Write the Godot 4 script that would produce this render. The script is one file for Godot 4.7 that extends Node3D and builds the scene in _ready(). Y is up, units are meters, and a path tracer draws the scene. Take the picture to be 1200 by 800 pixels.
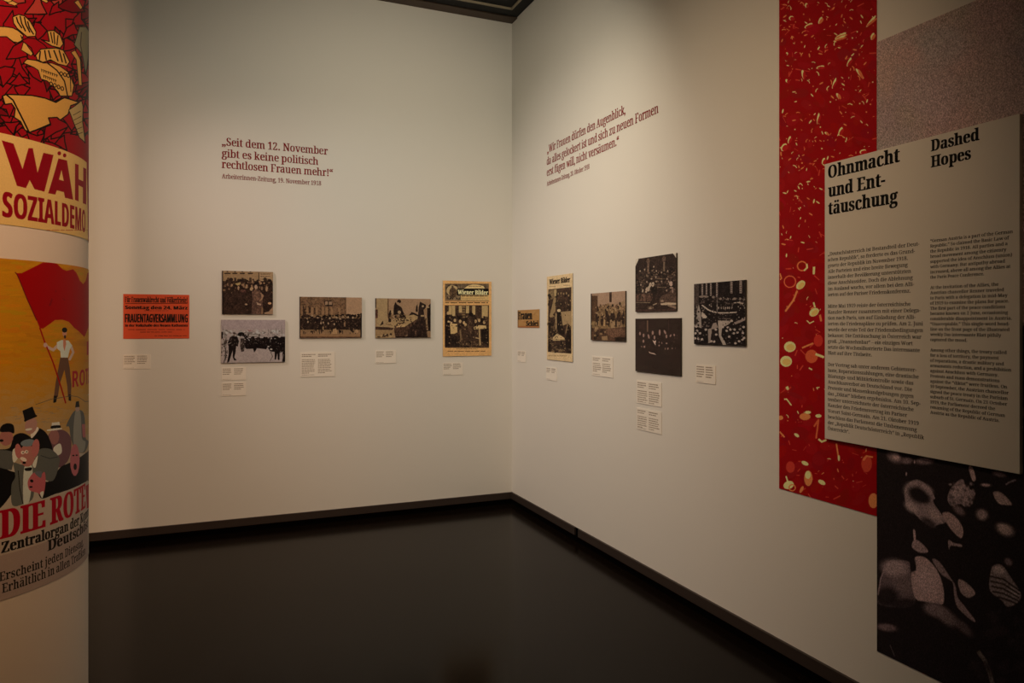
extends Node3D
# A corner of a history exhibition: two white walls with mounted photographs, captions and
# lettering, a round column with posters on the left, a glossy dark floor.
# The room's corner is at the origin. wall_left is the plane z = 0, wall_right the plane x = 0.

const FOCAL := 844.4            # focal length in pixels of the 1200x800 photograph
const CENTRE := Vector2(600.0, 380.6)
const YAW := deg_to_rad(22.857)
const EYE := Vector3(-2.355, 1.5, 5.587)
const WALL_H := 4.044
const COLUMN_R := 0.465

var serif: SystemFont
var serif_bold: SystemFont
var sans: SystemFont
var sans_bold: SystemFont
var text_cache := {}
var column_at: Vector3
var M := {}


# ------------------------------------------------------------------ photograph pixel -> place
func ray(px: float, py: float) -> Vector3:
	var d := Vector3((px - CENTRE.x) / FOCAL, (CENTRE.y - py) / FOCAL, -1.0)
	return d.rotated(Vector3.UP, -YAW)

func on_left(px: float, py: float, proud := 0.0) -> Vector3:
	var d := ray(px, py)
	return EYE + d * ((proud - EYE.z) / d.z)

func on_right(px: float, py: float, proud := 0.0) -> Vector3:
	var d := ray(px, py)
	return EYE + d * ((-proud - EYE.x) / d.x)

func on_column(px: float, py: float) -> Vector2:   # (angle round the column, height)
	var d := ray(px, py)
	var o := Vector2(EYE.x - column_at.x, EYE.z - column_at.z)
	var u := Vector2(d.x, d.z)
	var a := u.dot(u)
	var b := o.dot(u)
	var c := o.dot(o) - COLUMN_R * COLUMN_R
	var t := (-b - sqrt(maxf(b * b - a * c, 0.0))) / a
	var hit := o + u * t
	return Vector2(atan2(hit.x, hit.y), EYE.y + d.y * t)


# ------------------------------------------------------------------ text
func text_mesh(s: String, font: Font, depth := 0.0) -> TextMesh:
	var t := TextMesh.new()
	t.font = font
	t.font_size = 48
	t.pixel_size = 0.01
	t.curve_step = 3.0 if depth > 0.0 else 2.0
	t.depth = depth
	t.horizontal_alignment = HORIZONTAL_ALIGNMENT_LEFT
	t.vertical_alignment = VERTICAL_ALIGNMENT_CENTER
	t.text = s
	return t

func cap_box(font: Font) -> Vector2:       # (baseline, cap height) in the units of text_mesh
	if not text_cache.has(font):
		var b := text_mesh("H", font).get_aabb()
		text_cache[font] = Vector2(b.position.y, b.size.y)
	return text_cache[font]


# ------------------------------------------------------------------ flat print, computed
class Print:
	var im: Image
	var host: Node3D
	var w: int
	var h: int
	var place: Callable              # photograph pixel -> 0..1 on the sheet
	var ref: Vector3                 # the white wall beside it in the photograph, linear
	var ox := 0.0
	var oy := 0.0
	var k := 1.0
	var rng := RandomNumberGenerator.new()

	func lin(v: float) -> float:
		v /= 255.0
		return v / 12.92 if v <= 0.04045 else pow((v + 0.055) / 1.055, 2.4)

	func ink(c) -> Color:            # observed colour next to a white wall -> base colour
		var l := Vector3(lin(c[0]), lin(c[1]), lin(c[2])) / ref * 0.72
		return Color(clampf(l.x, 0.0015, 0.9), clampf(l.y, 0.0015, 0.9), clampf(l.z, 0.0015, 0.9)).linear_to_srgb()

	func zoom(x: float, y: float, scale: float) -> void:
		ox = x; oy = y; k = scale

	func at(x: float, y: float) -> Vector2:
		var p: Vector2 = place.call(ox + x / k, oy + y / k)
		return Vector2(p.x * w, p.y * h)

	func fill(c) -> void:
		im.fill(ink(c))

	func spans(p: PackedVector2Array, col: Color) -> void:
		var n := p.size()
		var lo := INF
		var hi := -INF
		for q in p:
			lo = minf(lo, q.y)
			hi = maxf(hi, q.y)
		for y in range(maxi(0, int(floor(lo - 0.5))), mini(h - 1, int(ceil(hi + 0.5))) + 1):
			var xs := PackedFloat32Array()
			var yc := y + 0.5
			for i in n:
				var a := p[i]
				var b := p[(i + 1) % n]
				if (a.y <= yc) != (b.y <= yc):
					xs.append(a.x + (yc - a.y) / (b.y - a.y) * (b.x - a.x))
			xs.sort()
			for i in range(0, xs.size() - 1, 2):
				var x0 := maxi(0, int(round(xs[i])))
				var x1 := mini(w, int(round(xs[i + 1])))
				if x1 > x0:
					im.fill_rect(Rect2i(x0, y, x1 - x0, 1), col)

	func poly(a: Array, c) -> void:
		var p := PackedVector2Array()
		for i in range(0, a.size(), 2):
			p.append(at(a[i], a[i + 1]))
		spans(p, ink(c))

	func curve(a: Array, c) -> void:       # a closed outline with rounded corners
		var n := a.size() / 2
		var p := PackedVector2Array()
		for i in n:
			var q := []
			for j in 4:
				var m := (i + j - 1 + n) % n
				q.append(Vector2(a[2 * m], a[2 * m + 1]))
			for k2 in 5:
				var v: Vector2 = q[1].cubic_interpolate(q[2], q[0], q[3], k2 / 5.0)
				p.append(at(v.x, v.y))
		spans(p, ink(c))

	func box(x0: float, y0: float, x1: float, y1: float, c) -> void:
		poly([x0, y0, x1, y0, x1, y1, x0, y1], c)

	func el(x: float, y: float, rx: float, ry: float, c, turn := 0.0) -> void:
		var p := PackedVector2Array()
		for i in 14:
			var v := Vector2(cos(TAU * i / 14) * rx, sin(TAU * i / 14) * ry).rotated(deg_to_rad(turn))
			p.append(at(x + v.x, y + v.y))
		spans(p, ink(c))

	# airbrushed dab: full in the middle, fading out to its rim
	func soft(x: float, y: float, rx: float, ry: float, c, turn := 0.0, strength := 1.0) -> void:
		var m := at(x, y)
		var ax := at(x + cos(deg_to_rad(turn)) * rx, y + sin(deg_to_rad(turn)) * rx) - m
		var ay := at(x - sin(deg_to_rad(turn)) * ry, y + cos(deg_to_rad(turn)) * ry) - m
		var t := Transform2D(ax, ay, m).affine_inverse()
		var rx2 := absf(ax.x) + absf(ay.x)
		var ry2 := absf(ax.y) + absf(ay.y)
		var col := ink(c)
		for j in range(maxi(0, int(m.y - ry2)), mini(h - 1, int(m.y + ry2)) + 1):
			for i in range(maxi(0, int(m.x - rx2)), mini(w - 1, int(m.x + rx2)) + 1):
				var d := (t * Vector2(i, j)).length_squared()
				if d < 1.0:
					var f := (1.0 - d) * (1.0 - d) * 1.6
					im.set_pixel(i, j, im.get_pixel(i, j).lerp(col, minf(f, 1.0) * strength))

	func line(a: Array, width: float, c) -> void:
		for i in range(0, a.size() - 2, 2):
			var p := Vector2(a[i], a[i + 1])
			var q := Vector2(a[i + 2], a[i + 3])
			var n := (q - p).orthogonal().normalized() * width * 0.5
			poly([p.x + n.x, p.y + n.y, q.x + n.x, q.y + n.y, q.x - n.x, q.y - n.y, p.x - n.x, p.y - n.y], c)
			el(q.x, q.y, width * 0.5, width * 0.5, c)

	func shape(a: Array, c, edge: float, black) -> void:   # filled and outlined
		poly(a, c)
		var b := a.duplicate()
		b.append(a[0])
		b.append(a[1])
		line(b, edge, black)

	func blobs(n: int, x0: float, y0: float, x1: float, y1: float, rx: float, ry: float, cs: Array) -> void:
		for i in n:
			var c = cs[rng.randi() % cs.size()]
			el(rng.randf_range(x0, x1), rng.randf_range(y0, y1), rx * rng.randf_range(0.5, 1.3), ry * rng.randf_range(0.5, 1.3), c, rng.randf_range(-30, 30))

	# lettering filled into the box between two points of the photograph
	func text(s: String, font: Font, x0: float, top: float, x1: float, base: float, c, fat := 0.0) -> void:
		var a := at(x0, base)
		var b := at(x1, base)
		var t := at(x0, top)
		letters(s, font, a.x, b.x, t.y, a.y, c)
		if fat > 0.0:
			letters(s, font, a.x - fat, b.x - fat, t.y, a.y, c)
			letters(s, font, a.x + fat, b.x + fat, t.y, a.y, c)

	func letters(s: String, font: Font, left: float, right: float, top: float, base: float, c) -> void:
		var m: TextMesh = host.text_mesh(s, font)
		var bb := m.get_aabb()
		var cap: Vector2 = host.cap_box(font)
		var arr := m.surface_get_arrays(0)
		var v: PackedVector3Array = arr[Mesh.ARRAY_VERTEX]
		var idx: PackedInt32Array = arr[Mesh.ARRAY_INDEX] if arr[Mesh.ARRAY_INDEX] != null else PackedInt32Array(range(v.size()))
		var sx := (right - left) / bb.size.x
		var sy := (base - top) / cap.y
		var col := ink(c)
		for i in range(0, idx.size() - 2, 3):
			var p := PackedVector2Array()
			for j in 3:
				var q := v[idx[i + j]]
				p.append(Vector2(left + (q.x - bb.position.x) * sx, base - (q.y - cap.x) * sy))
			spans(p, col)

	# rows of print too small to read: short dashes
	func dashes(x0: float, y0: float, x1: float, y1: float, rows: int, c, last := 0.6) -> void:
		var step := (y1 - y0) / rows
		for r in rows:
			var x := x0
			var end := x0 + (x1 - x0) * (last if r == rows - 1 else rng.randf_range(0.82, 1.0))
			while x < end:
				var l := minf((x1 - x0) * rng.randf_range(0.06, 0.2), end - x)
				box(x, y0 + r * step, x + l, y0 + (r + 0.42) * step, c)
				x += l + (x1 - x0) * 0.025

	func grain(amount: float, coarse := 1) -> void:
		for y in range(0, h, coarse):
			for x in range(0, w, coarse):
				var c := im.get_pixel(x, y)
				var g := 1.0 + rng.randf_range(-amount, amount)
				var d := Color(c.r * g, c.g * g, c.b * g)
				if coarse == 1:
					im.set_pixel(x, y, d)
				else:
					im.fill_rect(Rect2i(x, y, coarse, coarse), d)

	# uneven tone of an old photograph: soft mottling at two scales, then grain
	func mottle(cell: int, amount: float) -> void:
		var n := Image.create(maxi(2, w / cell), maxi(2, h / cell), false, Image.FORMAT_L8)
		for y in n.get_height():
			for x in n.get_width():
				n.set_pixel(x, y, Color.from_hsv(0, 0, rng.randf()))
		n.resize(w, h, Image.INTERPOLATE_CUBIC)
		for y in h:
			for x in w:
				var c := im.get_pixel(x, y)
				var v := (n.get_pixel(x, y).r - 0.5) * 2.0
				var g := 1.0 + v * amount * (0.25 if c.r > 0.5 else 1.0)
				var lift := maxf(v - 0.15, 0.0) * amount * (0.22 if c.r < 0.4 else 0.0)   # silver grain in the blacks
				im.set_pixel(x, y, Color(c.r * g + lift, c.g * g + lift * 0.78, c.b * g + lift * 0.6))

	func photo() -> void:
		soften()
		mottle(8, 0.22)
		mottle(26, 0.1)
		grain(0.08)

	func soften(times := 1) -> void:
		for i in times:
			im.resize(w / 2, h / 2, Image.INTERPOLATE_BILINEAR)
			im.resize(w, h, Image.INTERPOLATE_CUBIC)

	func material(rough := 0.55) -> StandardMaterial3D:
		var m := StandardMaterial3D.new()
		m.albedo_texture = ImageTexture.create_from_image(im)
		m.roughness = rough
		m.metallic_specular = 0.22
		m.texture_repeat = false
		return m

func new_print(w: int, h: int, ref: Array, place: Callable, seed_ := 1) -> Print:
	var p := Print.new()
	p.im = Image.create(w, h, false, Image.FORMAT_RGB8)
	p.w = w
	p.h = h
	p.host = self
	p.place = place
	p.ref = Vector3(p.lin(ref[0]), p.lin(ref[1]), p.lin(ref[2]))
	p.rng.seed = seed_
	return p


# ------------------------------------------------------------------ meshes and nodes
# a flat box from z0 (back) to z1 (front), x centred, y from 0 up, front face with its own UVs
func slab(w: float, h: float, z0: float, z1: float, bevel := 0.0) -> ArrayMesh:
	var st := SurfaceTool.new()
	st.begin(Mesh.PRIMITIVE_TRIANGLES)
	var a := w / 2.0
	var b := bevel
	var back := [Vector3(-a, 0, z0), Vector3(a, 0, z0), Vector3(a, h, z0), Vector3(-a, h, z0)]
	var mid := [Vector3(-a, 0, z1 - b), Vector3(a, 0, z1 - b), Vector3(a, h, z1 - b), Vector3(-a, h, z1 - b)]
	var front := [Vector3(-a + b, b, z1), Vector3(a - b, b, z1), Vector3(a - b, h - b, z1), Vector3(-a + b, h - b, z1)]
	quad(st, front[0], front[1], front[2], front[3], w, h)
	quad(st, back[1], back[0], back[3], back[2], w, h)
	for i in 4:
		var j := (i + 1) % 4
		quad(st, back[i], back[j], mid[j], mid[i], w, h)
		if b > 0.0:
			quad(st, mid[i], mid[j], front[j], front[i], w, h)
	st.generate_normals()
	return st.commit()

func quad(st: SurfaceTool, p: Vector3, q: Vector3, r: Vector3, s: Vector3, w := 1.0, h := 1.0) -> void:
	st.set_smooth_group(-1)
	for v: Vector3 in [p, r, q, p, s, r]:
		st.set_uv(Vector2(v.x / w + 0.5, 1.0 - v.y / h))
		st.add_vertex(v)

func box_mesh(size: Vector3, centre: Vector3) -> ArrayMesh:
	var st := SurfaceTool.new()
	st.begin(Mesh.PRIMITIVE_TRIANGLES)
	var c := []
	for i in 8:
		c.append(centre + size * 0.5 * Vector3(1 if i & 1 else -1, 1 if i & 2 else -1, 1 if i & 4 else -1))
	for f in [[4, 5, 7, 6], [1, 0, 2, 3], [5, 1, 3, 7], [0, 4, 6, 2], [6, 7, 3, 2], [0, 1, 5, 4]]:
		quad(st, c[f[0]], c[f[1]], c[f[2]], c[f[3]])
	st.generate_normals()
	return st.commit()

# profile of (radius, height) turned round the y axis
func lathe(profile: Array, n := 32) -> ArrayMesh:
	var st := SurfaceTool.new()
	st.begin(Mesh.PRIMITIVE_TRIANGLES)
	for k in profile.size() - 1:
		var p: Vector2 = profile[k]
		var q: Vector2 = profile[k + 1]
		for i in n:
			var a := TAU * i / n
			var b := TAU * (i + 1) / n
			var v := [Vector3(sin(a) * p.x, p.y, cos(a) * p.x), Vector3(sin(b) * p.x, p.y, cos(b) * p.x), Vector3(sin(b) * q.x, q.y, cos(b) * q.x), Vector3(sin(a) * q.x, q.y, cos(a) * q.x)]
			st.set_smooth_group(k)
			for j in [0, 2, 1, 0, 3, 2]:
				st.set_uv(Vector2(float(i) / n, q.y))
				st.add_vertex(v[j])
	st.generate_normals()
	return st.commit()

func obj(called: String, mesh: Mesh, m: Material, parent: Node3D = self) -> MeshInstance3D:
	var o := MeshInstance3D.new()
	o.name = called
	o.mesh = mesh
	o.material_override = m
	parent.add_child(o, true)
	return o

var taken := {}
func numbered(called: String) -> String:
	var n: int = taken.get(called, 0)
	taken[called] = n + 1
	return called if n == 0 else "%s_%03d" % [called, n]

func tag(o: Node3D, label: String, category: String, group := "") -> void:
	o.set_meta("label", label)
	o.set_meta("category", category)
	if group:
		o.set_meta("group", group)

func thing(called: String, label: String, category: String, at := Vector3.ZERO, turn := 0.0, group := "") -> Node3D:
	var o := Node3D.new()
	o.name = numbered(called)
	add_child(o)
	o.position = at
	o.rotation.y = turn
	tag(o, label, category, group)
	return o

func struct(called: String, mesh: Mesh, m: Material) -> MeshInstance3D:
	var o := obj(called, mesh, m)
	o.set_meta("kind", "structure")
	return o

func plain(c: Color, rough := 0.6, metal := 0.0) -> StandardMaterial3D:
	var m := StandardMaterial3D.new()
	m.albedo_color = c
	m.roughness = rough
	m.metallic = metal
	return m

# a rectangle of the photograph on a wall: centre of its lower edge on the wall, turn, size
func spot_on(side: String, x0: float, top: float, x1: float, bottom: float, proud: float) -> Dictionary:
	var a: Vector3 = on_left(x0, top, proud) if side == "left" else on_right(x0, top, proud)
	var b: Vector3 = on_left(x0, bottom, proud) if side == "left" else on_right(x0, bottom, proud)
	var c: Vector3 = on_left(x1, CENTRE.y, proud) if side == "left" else on_right(x1, CENTRE.y, proud)
	var d := {"h": a.y - b.y, "y": b.y, "top": a.y}
	if side == "left":
		d.w = c.x - a.x
		d.u0 = a.x
		d.at = Vector3((a.x + c.x) / 2, b.y, 0)
		d.turn = 0.0
	else:
		d.w = c.z - a.z
		d.u0 = a.z
		d.at = Vector3(0, b.y, (a.z + c.z) / 2)
		d.turn = -PI / 2
	d.place = func(px: float, py: float) -> Vector2:
		var p: Vector3 = on_left(px, py, proud) if side == "left" else on_right(px, py, proud)
		return Vector2(((p.x if side == "left" else p.z) - d.u0) / d.w, (d.top - p.y) / d.h)
	return d

# a print mounted on a board, hung on the wall
func mounted(called: String, label: String, category: String, group: String, s: Dictionary, thick: float, print_m: Material, edge: Material) -> Node3D:
	var o := thing(called, label, category, s.at, s.turn, group)
	obj("backing_board", slab(s.w, s.h, 0.0005, thick - 0.0008), edge, o)
	obj("print", slab(s.w, s.h, thick - 0.0008, thick, 0.0003), print_m, o)
	return o

func text_line(parent: Node3D, s: String, font: Font, left: float, base: float, z: float, width: float, cap: float, m: Material, fat := 0.0) -> void:
	var t := text_mesh(s, font, 1.0)
	var bb := t.get_aabb()
	var cb := cap_box(font)
	var sx := width / bb.size.x
	var sy := cap / cb.y if cap > 0.0 else sx
	# bake the size into the mesh so that the node itself is not scaled
	var arr := t.surface_get_arrays(0)
	var v: PackedVector3Array = arr[Mesh.ARRAY_VERTEX]
	for i in v.size():
		v[i] = Vector3((v[i].x - bb.position.x) * sx, (v[i].y - cb.x) * sy, (v[i].z + 0.5) * 0.0004)
	arr[Mesh.ARRAY_TEX_UV] = null
	arr[Mesh.ARRAY_TANGENT] = null
	var am := ArrayMesh.new()
	for shift: float in ([0.0] if fat == 0.0 else [-fat, fat]):   # a heavier cut: the outline twice, a hair apart
		var moved := v.duplicate()
		for i in moved.size():
			moved[i].x += shift
		arr[Mesh.ARRAY_VERTEX] = moved
		am.add_surface_from_arrays(Mesh.PRIMITIVE_TRIANGLES, arr)
	var o := obj("text_line", am, m, parent)
	o.position = Vector3(left, base, z)


# ------------------------------------------------------------------ the scene
func _ready() -> void:
	camera_and_air()
	spot_list()
	materials()
	room()
	column()
	murals()
	quotes()
	left_wall_pictures()
	right_wall_pictures()
	captions()

func camera_and_air() -> void:
	var cam := Camera3D.new()
	cam.name = "camera"
	cam.near = 0.05
	cam.far = 60.0
	cam.projection = Camera3D.PROJECTION_FRUSTUM
	cam.size = 0.05 * 800.0 / FOCAL
	cam.frustum_offset = Vector2(0.0, 0.05 * (CENTRE.y - 400.0) / FOCAL)
	cam.position = EYE
	cam.rotation.y = -YAW
	cam.current = true
	add_child(cam)
	var e := Environment.new()
	e.background_mode = Environment.BG_COLOR
	e.background_color = Color.BLACK
	e.tonemap_mode = Environment.TONE_MAPPER_LINEAR
	e.tonemap_exposure = 1.0
	e.sdfgi_enabled = true
	e.ssao_enabled = true
	e.ssil_enabled = true
	var we := WorldEnvironment.new()
	we.name = "air"
	we.environment = e
	add_child(we)

# the gallery's ceiling spots: where each hangs, what it is aimed at, its light (linear RGB), half angle
var spots := []
func spot_list() -> void:
	spots = [
		{"at": Vector3(-4.3, 3.86, 4.7), "to": Vector3(-3.9, 1.4, 0), "rgb": Vector3(4.3, 2.72, 1.72), "a": 40.0, "name": "far end of the picture wall, past the round column"},
		{"at": Vector3(-2.6, 3.86, 1.2), "to": Vector3(0, 1.1, 0.8), "rgb": Vector3(0.36, 0.5, 0.45), "a": 42.0, "name": "yellowish newspaper page"},
		{"at": Vector3(-2.4, 3.86, 2.2), "to": Vector3(0, 1.1, 2.2), "rgb": Vector3(1.1, 1.0, 0.75), "a": 45.0, "name": "photograph of the parliament chamber"},
		{"at": Vector3(-2.3, 3.86, 5.6), "to": Vector3(-3.2, 2.15, 2.9), "rgb": Vector3(7.5, 3.85, 1.7), "a": 33.0, "name": "round poster column"},
		{"at": Vector3(-1.2, 3.86, 2.6), "to": Vector3(-1, 1.8, 0), "rgb": Vector3(2.75, 2.42, 1.85), "a": 64.0, "name": "wall left of the corner"},
		{"at": Vector3(-4.2, 3.86, 1.0), "to": Vector3(0, 0.9, 1.0), "rgb": Vector3(6.6, 5.1, 4.4), "a": 32.0, "name": "lower wall right of the corner"},
		{"at": Vector3(-2.2, 3.86, 4.6), "to": Vector3(0, 0.9, 1.65), "rgb": Vector3(4.0, 2.6, 1.5), "a": 36.0, "name": "nearly black photograph"},
		{"at": Vector3(-2.5, 3.86, 5.0), "to": Vector3(-2.2, 0.8, 0), "rgb": Vector3(1.35, 1.15, 1.12), "a": 32.0, "name": "stacked pair of photographs on the left wall"},
	]

func noise_tex(freq: float, seed_: int, normal := false, bump := 4.0, ramp: Gradient = null) -> NoiseTexture2D:
	var n := FastNoiseLite.new()
	n.seed = seed_
	n.frequency = freq
	n.fractal_octaves = 4
	var t := NoiseTexture2D.new()
	t.width = 512
	t.height = 512
	t.seamless = true
	t.noise = n
	t.as_normal_map = normal
	t.bump_strength = bump
	if ramp:
		t.color_ramp = ramp
	return t

func materials() -> void:
	serif = SystemFont.new()
	serif.font_names = PackedStringArray(["Droid Serif"])
	serif_bold = SystemFont.new()
	serif_bold.font_names = PackedStringArray(["Droid Serif"])
	serif_bold.font_weight = 700
	sans = SystemFont.new()
	sans.font_names = PackedStringArray(["Droid Sans"])
	sans_bold = SystemFont.new()
	sans_bold.font_names = PackedStringArray(["Droid Sans"])
	sans_bold.font_weight = 700
	# rolled wall paint
	var wall := plain(Color(0.87, 0.86, 0.83), 0.85)
	wall.uv1_triplanar = true
	wall.uv1_world_triplanar = true
	wall.uv1_scale = Vector3(3.1, 3.1, 3.1)
	wall.normal_enabled = true
	wall.normal_texture = noise_tex(0.06, 3, true, 6.0)
	wall.normal_scale = 0.05
	M.wall = wall
	M.ceiling = plain(Color(0.09, 0.09, 0.095), 0.8)
	M.soffit = plain(Color(0.33, 0.27, 0.23), 0.7)
	M.plinth = plain(Color(0.2, 0.16, 0.14), 0.5)
	M.gap = plain(Color(0.015, 0.013, 0.012), 0.95)  # near-black: the shade of the recess under the boards is in the colour
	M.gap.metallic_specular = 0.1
	# sealed dark floor, with dust specks
	var im := Image.create(2048, 2048, false, Image.FORMAT_RGB8)
	var rng := RandomNumberGenerator.new()
	rng.seed = 5
	var base := Color(0.062, 0.037, 0.02)
	im.fill(base)
	for i in 900:
		var v := rng.randf_range(0.12, 0.5)
		im.fill_rect(Rect2i(rng.randi() % 2040, rng.randi() % 2040, 1 + rng.randi() % 2, 1 + rng.randi() % 2), Color(v, v * 0.9, v * 0.78))
	for i in 14:
		var p := Vector2(rng.randf() * 2000, rng.randf() * 2000)
		var a := rng.randf() * TAU
		for j in 14:
			p += Vector2.from_angle(a) * 1.0
			a += rng.randf_range(-0.3, 0.3)
			im.set_pixel(clampi(int(p.x), 0, 2047), clampi(int(p.y), 0, 2047), Color(0.3, 0.27, 0.22))
	var floor_m := plain(Color.WHITE, 0.16)
	floor_m.albedo_texture = ImageTexture.create_from_image(im)
	floor_m.uv1_triplanar = true
	floor_m.uv1_world_triplanar = true
	floor_m.uv1_scale = Vector3(0.25, 0.25, 0.25)
	floor_m.metallic_specular = 0.2
	M.floor = floor_m
	M.red_vinyl = plain(Color(0.54, 0.0, 0.025), 0.75)
	M.black_print = plain(Color(0.02, 0.019, 0.018), 0.8)
	M.panel = plain(Color(0.86, 0.84, 0.8), 0.7)
	M.edge = plain(Color(0.55, 0.52, 0.48), 0.7)
	M.edge_dark = plain(Color(0.22, 0.2, 0.18), 0.7)
	M.black_metal = plain(Color(0.03, 0.03, 0.03), 0.45, 0.6)
	M.rail = plain(Color(0.62, 0.57, 0.48), 0.5)

func room() -> void:
	var W := 7.6     # the room's length along wall_left
	var D := 9.0     # and along wall_right
	struct("floor", box_mesh(Vector3(W + 0.4, 0.2, D + 0.4), Vector3(-W / 2, -0.1, D / 2)), M.floor)
	struct("ceiling", box_mesh(Vector3(W + 0.4, 0.2, D + 0.4), Vector3(-W / 2, WALL_H + 0.1, D / 2)), M.ceiling)
	struct("wall_left", box_mesh(Vector3(W + 0.4, WALL_H, 0.2), Vector3(-W / 2, WALL_H / 2, -0.1)), M.wall)
	struct("wall_right", box_mesh(Vector3(0.2, WALL_H, D), Vector3(0.1, WALL_H / 2, D / 2)), M.wall)
	struct("wall_back", box_mesh(Vector3(W + 0.4, WALL_H, 0.2), Vector3(-W / 2, WALL_H / 2, D + 0.1)), M.wall)
	struct("wall_far", box_mesh(Vector3(0.2, WALL_H, D), Vector3(-W - 0.1, WALL_H / 2, D / 2)), M.wall)
	# dark plinth boards over a black strip standing in for the shaded recess
	var b := struct("baseboard_left", box_mesh(Vector3(W, 0.054, 0.014), Vector3(-W / 2, 0.043 + 0.027, 0.007)), M.plinth)
	obj("toe_shade", box_mesh(Vector3(W, 0.042, 0.004), Vector3(-W / 2, 0.0215, 0.002)), M.gap, b)
	var joint := on_right(676.5, 600).z
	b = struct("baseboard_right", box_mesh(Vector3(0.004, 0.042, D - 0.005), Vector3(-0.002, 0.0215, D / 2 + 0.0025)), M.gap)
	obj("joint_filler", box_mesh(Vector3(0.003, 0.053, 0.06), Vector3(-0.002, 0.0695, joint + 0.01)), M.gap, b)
	obj("board", box_mesh(Vector3(0.014, 0.054, joint - 0.03), Vector3(-0.007, 0.07, joint / 2)), M.plinth, b)
	obj("board", box_mesh(Vector3(0.014, 0.054, D - joint - 0.035), Vector3(-0.007, 0.07, (D + joint) / 2 + 0.0175)), M.plinth, b)
	# brown strip of the ceiling along wall_left
	struct("trim_1", box_mesh(Vector3(W, 0.012, 0.11), Vector3(-W / 2, WALL_H - 0.006, 0.056)), M.soffit)
	# the slim rail that runs round under the ceiling
	var rail := thing("ceiling_rail", "slim beige metal rail running round under the dark ceiling", "rail", Vector3(0, WALL_H - 0.0155, 0))
	obj("rail_bar", box_mesh(Vector3(W - 0.5, 0.014, 0.014), Vector3(-W / 2 + 0.14, 0, 0.27)), M.rail, rail)
	obj("rail_bar", box_mesh(Vector3(0.014, 0.014, D - 0.8), Vector3(-0.117, 0, D / 2 - 0.137)), M.rail, rail)
	for x in [-1.0, -3.0, -5.0]:
		obj("clip", box_mesh(Vector3(0.03, 0.008, 0.012), Vector3(x, 0.0112, 0.27)), M.black_metal, rail)
	for z in [1.2, 3.2, 5.2]:
		obj("clip", box_mesh(Vector3(0.012, 0.008, 0.03), Vector3(-0.117, 0.0112, z)), M.black_metal, rail)
	# track lights
	var glow := plain(Color(1, 0.9, 0.75), 0.4)
	glow.emission_enabled = true
	glow.emission = Color(1.0, 0.8, 0.55)
	glow.emission_energy_multiplier = 2.0
	for i in spots.size():
		var s: Dictionary = spots[i]
		var o := thing("track_spotlight", "black ceiling spotlight aimed at the " + s.name, "spotlight", s.at, 0.0, "black ceiling spotlights")
		obj("stem", lathe([Vector2(0.0, WALL_H - s.at.y - 0.001), Vector2(0.05, WALL_H - s.at.y - 0.001), Vector2(0.05, WALL_H - s.at.y - 0.03), Vector2(0.012, WALL_H - s.at.y - 0.03), Vector2(0.012, 0.0), Vector2(0.0, 0.0)], 20), M.black_metal, o)
		var head := obj("housing", lathe([Vector2(0.0, 0.07), Vector2(0.045, 0.07), Vector2(0.055, 0.05), Vector2(0.055, -0.1), Vector2(0.048, -0.1), Vector2(0.046, -0.075), Vector2(0.0, -0.075)], 28), M.black_metal, o)
		var dir: Vector3 = (s.to - s.at).normalized()
		head.basis = Basis(Quaternion(Vector3.DOWN, dir))
		obj("lamp_lens", lathe([Vector2(0.0, -0.086), Vector2(0.044, -0.086), Vector2(0.044, -0.08), Vector2(0.0, -0.08)], 28), glow, head)
		var l := SpotLight3D.new()
		l.name = "beam"
		var e: Vector3 = s.rgb
		var most := maxf(e.x, maxf(e.y, e.z))
		l.light_color = Color(e.x / most, e.y / most, e.z / most).linear_to_srgb()
		l.light_energy = most
		l.spot_angle = s.a
		l.spot_angle_attenuation = 1.0
		l.spot_range = 14.0
		l.spot_attenuation = 2.0
		l.light_size = 0.04
		l.shadow_enabled = true
		add_child(l)
		l.position = s.at + dir * 0.12
		l.look_at_from_position(l.position, s.to, Vector3.UP if absf(dir.y) < 0.99 else Vector3.RIGHT)

# ------------------------------------------------------------------ the poster column
func bent_sheet(a0: float, a1: float, y0: float, y1: float, r: float, thick: float) -> ArrayMesh:
	var st := SurfaceTool.new()
	st.begin(Mesh.PRIMITIVE_TRIANGLES)
	var n := 64
	for side in 2:
		var rr := r + (thick if side == 0 else 0.0)
		for i in n:
			var v := []
			for q in [[i, y0], [i + 1, y0], [i + 1, y1], [i, y1]]:
				var a := lerpf(a0, a1, float(q[0]) / n)
				v.append([Vector3(sin(a) * rr, q[1], cos(a) * rr), Vector2(float(q[0]) / n, (y1 - q[1]) / (y1 - y0)), Vector3(sin(a), 0, cos(a)) * (1 if side == 0 else -1)])
			for j in ([0, 2, 1, 0, 3, 2] if side == 0 else [0, 1, 2, 0, 2, 3]):
				st.set_normal(v[j][2])
				st.set_uv(v[j][1])
				st.add_vertex(v[j][0])
	return st.commit()

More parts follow.
